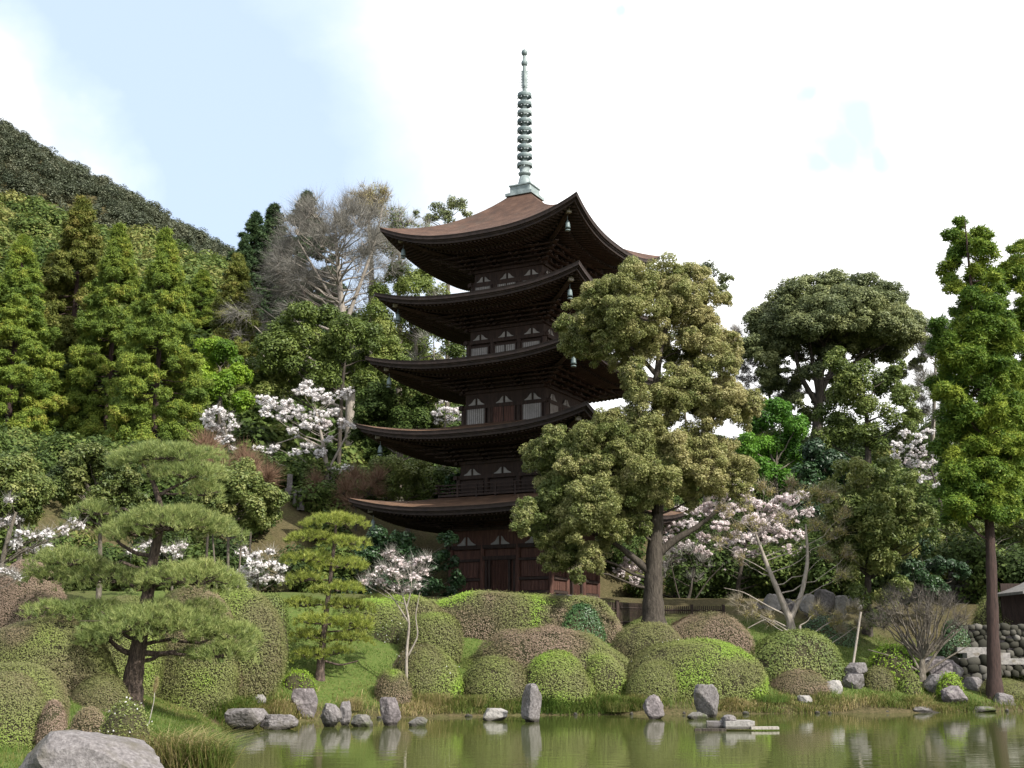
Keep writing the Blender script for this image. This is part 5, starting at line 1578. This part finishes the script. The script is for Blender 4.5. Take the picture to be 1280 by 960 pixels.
# ================================================================== floating platform
Yp = 36.6
base = P(921, 912, Yp)
base[2] = 0
fp = empty('floating_platform', tuple(base), label='low pale stone and plank platform lying in the pond', cat='platform')


def pbox(name, x0, x1, y0, y1, dy, deep, mat, rz=0.0, dyo=0.0):
    a, b = P(x0, y1, Yp + dyo), P(x1, y0, Yp + dyo)
    c = ((a[0] + b[0]) / 2, Yp + dyo + deep / 2, (a[2] + b[2]) / 2)
    V, f = box(c, (b[0] - a[0], deep, b[2] - a[2]), rz, .985)
    obj(name, [merge([(V, f)])], M[mat], fp, shift=base)


pbox('stone_slab', 906, 943, 901.5, 911.5, 0, .75, 'granite_pale', .06)
pbox('stone_slab', 886, 907, 902.5, 911.5, 0, .7, 'granite', -.12, .25)
pbox('plank', 939, 974, 908.5, 911.8, 0, .22, 'greywood', .03, -.1)
pbox('plank', 869, 908, 911, 914, 0, .22, 'bark_dark', -.05, -.3)
a = P(911, 902, Yp + .3)
d_, Fi = ico()
V = d_ * (1 + .1 * wave(d_[:, 0], d_[:, 1], d_[:, 2], 77, 2.5, 3))[:, None] * [.22, .2, .12] + [a[0], a[1], a[2] + .07]
obj('top_stone', [(V, Fi, None, 0, True)], M['granite'], fp, shift=base)

# ================================================================== leaning pole
Yk = ground_hit(1062, 856)
a, b = P(1061, 860, Yk), P(1076, 765, Yk + .3)
thing_mesh('support_pole', [merge([tube([a - [0, 0, .1], (a + b) / 2 + [.02, 0, 0], b], [.055, .05, .045], 8)], smooth=True)], M['bark_pale'], tuple(a), label='pale leaning support pole on the right bank', cat='pole')

# ================================================================== stone monument, lantern and grave marker
Ym = 70


def zc_at(px, py, Y):
    return P(px, py, Y)[2]


c = P(361.5, 616, Ym)
zt = zc_at(361, 593, Ym)
zm = c[2]
g = tz(c[0], Ym)
e = empty('stone_monument', (c[0], Ym, g), label='upright grey inscribed stone pillar on the slope', cat='monument')
obj('pillar', [merge([box((c[0], Ym, (zt + zm) / 2 + .1), (.30, .26, zt - zm - .2), .3, .93)])], M['granite'], e, shift=(c[0], Ym, g))
obj('pedestal', [merge([box((c[0], Ym, zm + .05), (.5, .46, .35), .3), box((c[0], Ym, (zm - .1 + g) / 2), (.8, .76, max(zm - .1 - g, .2)), .3)])], M['rock_dark'], e, shift=(c[0], Ym, g))
c = P(376, 632, 69)
zb, zt = c[2], zc_at(376, 611, 69)
H = zt - zb
g = min(tz(c[0], 69), zb)
e = empty('stone_lantern', (c[0], 69, g), label='small grey stone lantern right of the inscribed pillar', cat='lantern')
sh = (c[0], 69, g)
obj('post', [merge([lathe([(.22, g), (.2, zb), (.10, zb + .1), (.09, zb + H * .45), (.16, zb + H * .55)], 12, (c[0], 69, 0))], smooth=True)], M['granite'], e, shift=sh)
obj('fire_box', [merge([box((c[0] + sx * .09, 69 + sy * .09, zb + H * .68), (.05, .05, H * .22)) for sx in (-1, 1) for sy in (-1, 1)] + [box((c[0], 69, zb + H * .56), (.3, .3, .06))])], M['granite'], e, shift=sh)
obj('cap', [merge([lathe([(.02, zb + H), (.05, zb + H * .93), (.12, zb + H * .88), (.30, zb + H * .78), (.27, zb + H * .76), (.0, zb + H * .78)], 6, (c[0], 69, 0))])], M['granite'], e, shift=sh)
c = P(368, 628, 69.3)
g = tz(c[0], 69.3)
thing_mesh('grave_marker', [merge([box((c[0], 69.3, (zc_at(368, 613, 69.3) + g) / 2), (.14, .3, zc_at(368, 613, 69.3) - g), .4)])], M['granite_pale'], (c[0], 69.3, g), label='small pale standing stone between the inscribed pillar and the lantern', cat='marker stone')

# ================================================================== picket fences
def fence(name, label, ptsx, ytop, ybot, Y0, Y1, n, posts):
    zb0, zb1 = P(ptsx[0], ybot, Y0)[2], P(ptsx[1], ybot, Y1)[2]
    a, b = P(ptsx[0], ybot, Y0), P(ptsx[1], ybot, Y1)
    h = P(ptsx[0], ytop, Y0)[2] - a[2]
    e = empty(name, tuple(a), label=label, cat='fence', group='dark picket fences')
    an = atan2(b[1] - a[1], b[0] - a[0])
    L = np.hypot(b[0] - a[0], b[1] - a[1])
    pk = []
    for t in range(n):
        p = a + (b - a) * (t + .5) / n
        pk.append(box((p[0], p[1], p[2] + h * .5 - .3), (.045, .03, h * .96 + .6), an))
    obj('picket_panel', [merge(pk)], M['timber'], e, shift=a)
    rl = []
    for f_ in (.25, .78):
        m_ = (a + b) / 2
        v, f = tube([a + [0, 0, h * f_], b + [0, 0, h * f_]], .035, 4)
        obj('rail', [merge([(v, f)])], M['timber'], e, shift=a)
    for f_ in posts:
        p = a + (b - a) * f_
        obj('post', [merge([box((p[0], p[1], p[2] + h * .52 - .4), (.13, .13, h * 1.06 + .8), an)])], M['timber'], e, shift=a)


YF = ground_hit(762, 792) + .3
fence('picket_fence', 'open dark picket fence right of the pagoda with a square post', (748, 772), 752, 792, YF, YF + .4, 8, (0, 1))
fence('picket_fence', 'close boarded dark fence running back from the square post', (774, 806), 752, 786, YF + .5, YF + 3.2, 22, (1,))
fence('picket_fence', 'low dark fence behind the trunk of the big oak', (826, 905), 757, 784, YF + 3.4, YF + 3.4, 30, (0, .5, 1))
a, b = P(745, 802, YF - .4), P(790, 798, YF - .4)
thing_mesh('stone_curb', [merge([box(((a[0] + b[0]) / 2, YF - .4, a[2] - .1), (b[0] - a[0] + .4, .4, .35))])], M['granite_pale'], (a[0], YF - .4, a[2] - .3), label='pale stone curb under the open picket fence', cat='curb')

# ================================================================== right side: walls, steps, hut
def stone_wall(label, x0, x1, ytop, ybot, Y, seed, ang=0.0):
    r = np.random.default_rng(seed)
    a, b = P(x0, ybot, Y), P(x1, ytop, Y)
    w_, h_ = b[0] - a[0], b[2] - a[2] + .5
    z0_ = a[2] - .5
    lst = [box((a[0] + w_ / 2, Y + .45, z0_ + h_ / 2), (w_, .7, h_ - .06))]
    d_, Fi = ico()
    sub_v = d_[:, :]
    z = z0_
    row = 0
    stones, tints = [], []
    while z < z0_ + h_ - .1:
        sh_ = r.uniform(.2, .34)
        x = a[0] + r.uniform(-.2, 0)
        while x < b[0]:
            sw = sh_ * r.uniform(.9, 1.9)
            dv = np.sign(d_) * np.abs(d_) ** .7
            V = dv * (1 + .09 * wave(d_[:, 0], d_[:, 1], d_[:, 2], int(r.integers(1, 9999)), 2.3, 2))[:, None]
            an_ = r.normal() * .22
            hh_ = sh_ * r.uniform(.8, 1.5)
            V = V * [sw * .55, .2, hh_ * .54]
            V = V @ np.array([[cos(an_), 0, sin(an_)], [0, 1, 0], [-sin(an_), 0, cos(an_)]])
            V = V + [x + sw / 2, Y + .08 + r.uniform(-.05, .05), z + sh_ / 2 + r.uniform(-.07, .07)]
            stones.append((V, Fi))
            tints.append(np.full(len(V), r.uniform(.05, 1)))
            x += sw * .98
        z += sh_ * .96
    V0, F0 = lst[0]
    base = (a[0] + w_ / 2, Y, z0_)
    return thing_mesh('stone_wall', [merge([(V0, F0)], mi=1), merge(stones, tint=np.concatenate(tints), smooth=True)], [M['wall_tint'], M['rock_dark']], base, label=label, cat='wall', group='rough stone walls on the right', kind='thing')


_keep = _ico
_ico = None
ico(2)
stone_wall('upper rough stone wall behind the hut', 1190, 1330, 702, 745, 63, 1)
stone_wall('middle rough stone wall below the hut', 1204, 1320, 782, 830, 52.3, 2)
stone_wall('low rough stone wall beside the right steps', 1192, 1240, 822, 850, 50.2, 3)
_ico = None
ico(4)
st = empty('stone_steps', tuple(P(1222, 822, 51)), label='pale stone steps left of the right cedar trunk', cat='steps')
b0 = P(1222, 822, 51)
for t, (xa, xb, yt) in enumerate(((1196, 1240, 809), (1208, 1262, 816), (1225, 1300, 823))):
    Yt = 51.8 - t * .5
    a, b = P(xa, yt, Yt), P(xb, yt, Yt)
    obj('step', [merge([box(((a[0] + b[0]) / 2, Yt + .2, a[2] - .12), (b[0] - a[0], .5, .24))])], M['granite_pale'], st, shift=b0)
# hut
Yh = 54.5
fl = P(1290, 783, Yh)
xw = fl[0]
hut = empty('garden_hut', tuple(fl), label='dark open garden hut with a grey sloping roof at the right edge', cat='hut')
ez, rz = P(1250, 743, Yh)[2], P(1300, 716, Yh)[2]
x_e, x_r = P(1273, 743, Yh)[0], P(1340, 716, Yh)[0]
v = []
for yy in (Yh - .5, Yh + 2.8):
    for (xx_, zz_) in ((x_e, ez), (x_r, rz), (2 * x_r - x_e, ez), (2 * x_r - x_e, ez + .12), (x_r, rz + .12), (x_e, ez + .12)):
        v.append((xx_, yy, zz_))
v = np.array(v)
fq = np.array([[0, 1, 4, 5], [1, 2, 3, 4], [6, 11, 10, 7], [7, 10, 9, 8], [5, 4, 10, 11], [4, 3, 9, 10], [0, 6, 7, 1], [1, 7, 8, 2], [0, 5, 11, 6], [2, 8, 9, 3]])
obj('roof', [merge([(v, fq)])], M['hut_roof'], hut, shift=fl)
zf = fl[2]
obj('back_wall', [merge([box((x_r, Yh + 2.6, (zf + ez) / 2), (2 * (x_r - x_e) - .5, .1, ez - zf + 1.2))])], M['timber'], hut, shift=fl)
obj('floor', [merge([box((x_r, Yh + 1.2, zf - .15), (2 * (x_r - x_e) - .3, 3.0, .3))])], M['timber'], hut, shift=fl)
for sx in (0, 1):
    for yy in (Yh - .1, Yh + 2.5):
        obj('post', [merge([box((x_e + .25 if sx == 0 else 2 * x_r - x_e - .25, yy, (zf + ez) / 2), (.12, .12, ez - zf + .1))])], M['timber'], hut, shift=fl)
obj('low_wall', [merge([box((x_r, Yh - .1, zf + .3), (2 * (x_r - x_e) - .6, .06, .62))])], M['timber'], hut, shift=fl)
obj('handrail', [merge([box((x_r, Yh - .12, zf + .72), (2 * (x_r - x_e) - .5, .07, .05))])], M['greywood'], hut, shift=fl)

# ================================================================== grass
def blades(pos, h, wd, tint, lean=.35, segs=2, droop=.5):
    k = len(pos)
    an = rng.random(k) * 2 * pi
    dirh = np.column_stack([np.cos(an), np.sin(an), 0 * an])
    ln = (lean * rng.uniform(.3, 1.6, k))[:, None]
    h = np.broadcast_to(h, (k,)) * rng.uniform(.55, 1.3, k)
    hh = h[:, None]
    p1 = pos + np.array([0, 0, .6]) * hh + dirh * ln * hh * .4
    p2 = pos + np.array([0, 0, 1.0 - droop * .5]) * hh + dirh * ln * hh * 1.25
    side = np.column_stack([-np.sin(an + .8), np.cos(an + .8), 0 * an]) * wd * .5
    V = np.stack([pos - side, pos + side, p1 + side * .8, p1 - side * .8, p2], 1)
    Vq = V.reshape(-1, 3)
    b0 = np.arange(k) * 5
    q = np.stack([b0, b0 + 1, b0 + 2, b0 + 3], 1)
    t = np.stack([b0 + 3, b0 + 2, b0 + 4], 1)
    tt = np.repeat(np.clip(tint, 0, 1), 5).astype(np.float32) + 1e-4
    return Vq, q, t, tt


def blade_parts(pos, h, wd, tint, **kw):
    V, q, t, tt = blades(pos, h, wd, tint, **kw)
    # the tip triangles use their own copy of the vertices so that one mesh can hold both
    return [(V, q, tt, 0), (V, t, tt, 0)]


n = 150000
gx_ = rng.uniform(-14, 26, n)
gy_ = rng.uniform(34, 57, n)
d_ = shore_d(gx_, gy_)
k = (d_ > .5) & (d_ < 9.5)
gx_, gy_ = gx_[k], gy_[k]
gz_ = terrain(gx_, gy_)
tn = .40 + .22 * wave(gx_, gy_, gz_, 31, .6, 5) + rng.normal(size=len(gx_)) * .12
parts = blade_parts(np.column_stack([gx_, gy_, gz_]), .085, .022, tn, lean=.5)
obj('lawn_grass', parts, M['grass'], kind='stuff', label='short bright lawn grass on the far bank', cat='grass')
# long pale grass hanging over the waterline
n = 60000
sx_ = rng.uniform(-9.6, 24, n)
thick_ = np.clip(.55 + .6 * wave(sx_, sx_ * 0, sx_ * 0, 41, .9, 4), .05, 1)
k = rng.random(n) < thick_
sx_ = sx_[k]
sy_ = np.interp(sx_, SHX, SHY) + np.abs(rng.normal(size=len(sx_))) * .75 + .02
sz_ = terrain(sx_, sy_)
tn = .62 + .2 * wave(sx_, sy_, sz_, 43, .8, 3) + rng.normal(size=len(sx_)) * .12
hum = np.clip(.30 + .22 * wave(sx_, sy_, sz_ * 0, 47, 1.5, 3), .1, .62)
parts = blade_parts(np.column_stack([sx_, sy_, sz_]), hum, .02, tn, lean=.8, droop=.7)
obj('shore_grass', parts, M['grass'], kind='stuff', label='long pale grass hanging over the waterline', cat='grass')
# left bank ground cover
n = 60000
lx_ = rng.uniform(-15, -5, n)
ly_ = rng.uniform(17, 40, n)
d_ = shore_d(lx_, ly_)
k = (d_ > .1) & (d_ < 5)
lx_, ly_ = lx_[k], ly_[k]
lz_ = terrain(lx_, ly_)
tn = .45 + .22 * wave(lx_, ly_, lz_, 45, .9, 4) + rng.normal(size=len(lx_)) * .12
parts = blade_parts(np.column_stack([lx_, ly_, lz_]), .13, .012, tn, lean=.6)
obj('bank_grass', parts, M['grass'], kind='stuff', label='mixed green and dry grass on the near left bank', cat='grass')


def tuft(px, py, r, h, n, tint, label, name='grass_tuft', lean=.6, wd=.012, Y=None):
    Y = Y or ground_hit(px, py, 16)
    c = P(px, py, Y)
    c[2] = tz(c[0], c[1])
    a = rng.random(n) * 2 * pi
    rr = r * np.sqrt(rng.random(n))
    pos = np.column_stack([c[0] + np.cos(a) * rr, c[1] + np.sin(a) * rr, np.full(n, c[2] - .03)])
    parts = blade_parts(pos, h, wd, tint + rng.normal(size=n) * .13, lean=lean)
    return thing_mesh(name, parts, M['grass'], tuple(c), label=label, cat='grass tuft', group='grass tufts on the near bank')


tuft(222, 950, .55, .9, 900, .78, 'tall dry grass tuft right of the near boulder', lean=.75, Y=22.5, wd=.018)
tuft(256, 955, .42, .8, 1100, .57, 'bushy yellow green sedge at the edge of the left bank', lean=.7, Y=22.6, wd=.017)
tuft(285, 965, .25, .35, 260, .3, 'low fresh green plants at the corner of the water', lean=.9, wd=.035, Y=23.4)
tuft(88, 918, .5, .42, 600, .95, 'short straw coloured grass behind the near boulder', Y=22.2)
tuft(225, 905, .5, .3, 500, .4, 'green grass clump under the mottled shrub', Y=28)
tuft(262, 896, .6, .28, 600, .3, 'bright green ground cover clump right of the mottled shrub', Y=30)
tuft(170, 925, .3, .5, 200, .85, 'sparse dry stalks behind the white flowered plant', Y=24)
tuft(770, 893, .45, .42, 900, .62, 'yellow green sedge clump left of the squat square stone', Y=45.2)
tuft(800, 893, .35, .32, 500, .5, 'green sedge clump at the foot of the largest shrub', Y=45.6)
tuft(545, 893, .5, .45, 900, .75, 'large straw coloured sedge clump on the shore', Y=44.4)
tuft(590, 890, .5, .45, 900, .68, 'straw coloured sedge clump left of the low pale stone', Y=44.7)
tuft(350, 893, .4, .4, 600, .8, 'dry grass clump under the dark slanted stone', Y=41)
tuft(440, 885, .35, .5, 500, .85, 'pale feathery grass behind the low tan stone', Y=42.8)
tuft(965, 875, .6, .3, 700, .35, 'fresh green grass clump below the red brown shrub', Y=46.6)
# reed with a plume
Yr = 29
c = P(186, 905, Yr)
top = P(195, 850, Yr)
e = empty('plume_reed', tuple(c), label='single dry reed with a feathery plume beside the pine trunk', cat='reed')
obj('stalk', [merge([tube([c, (c + top) / 2 + [.03, 0, 0], top], [.012, .01, .006], 5)])], M['greywood'], e, shift=c)
k = 160
pp = top - (top - c) * rng.uniform(0, .32, k)[:, None]
dd = unit(k) * .5 + [.2, 0, .8]
dd /= np.linalg.norm(dd, axis=1)[:, None]
obj('plume', [(*needles(pp, dd, .16, .012, np.full(k, .98) + rng.normal(size=k) * .05), 0)], M['grass'], e, shift=c)
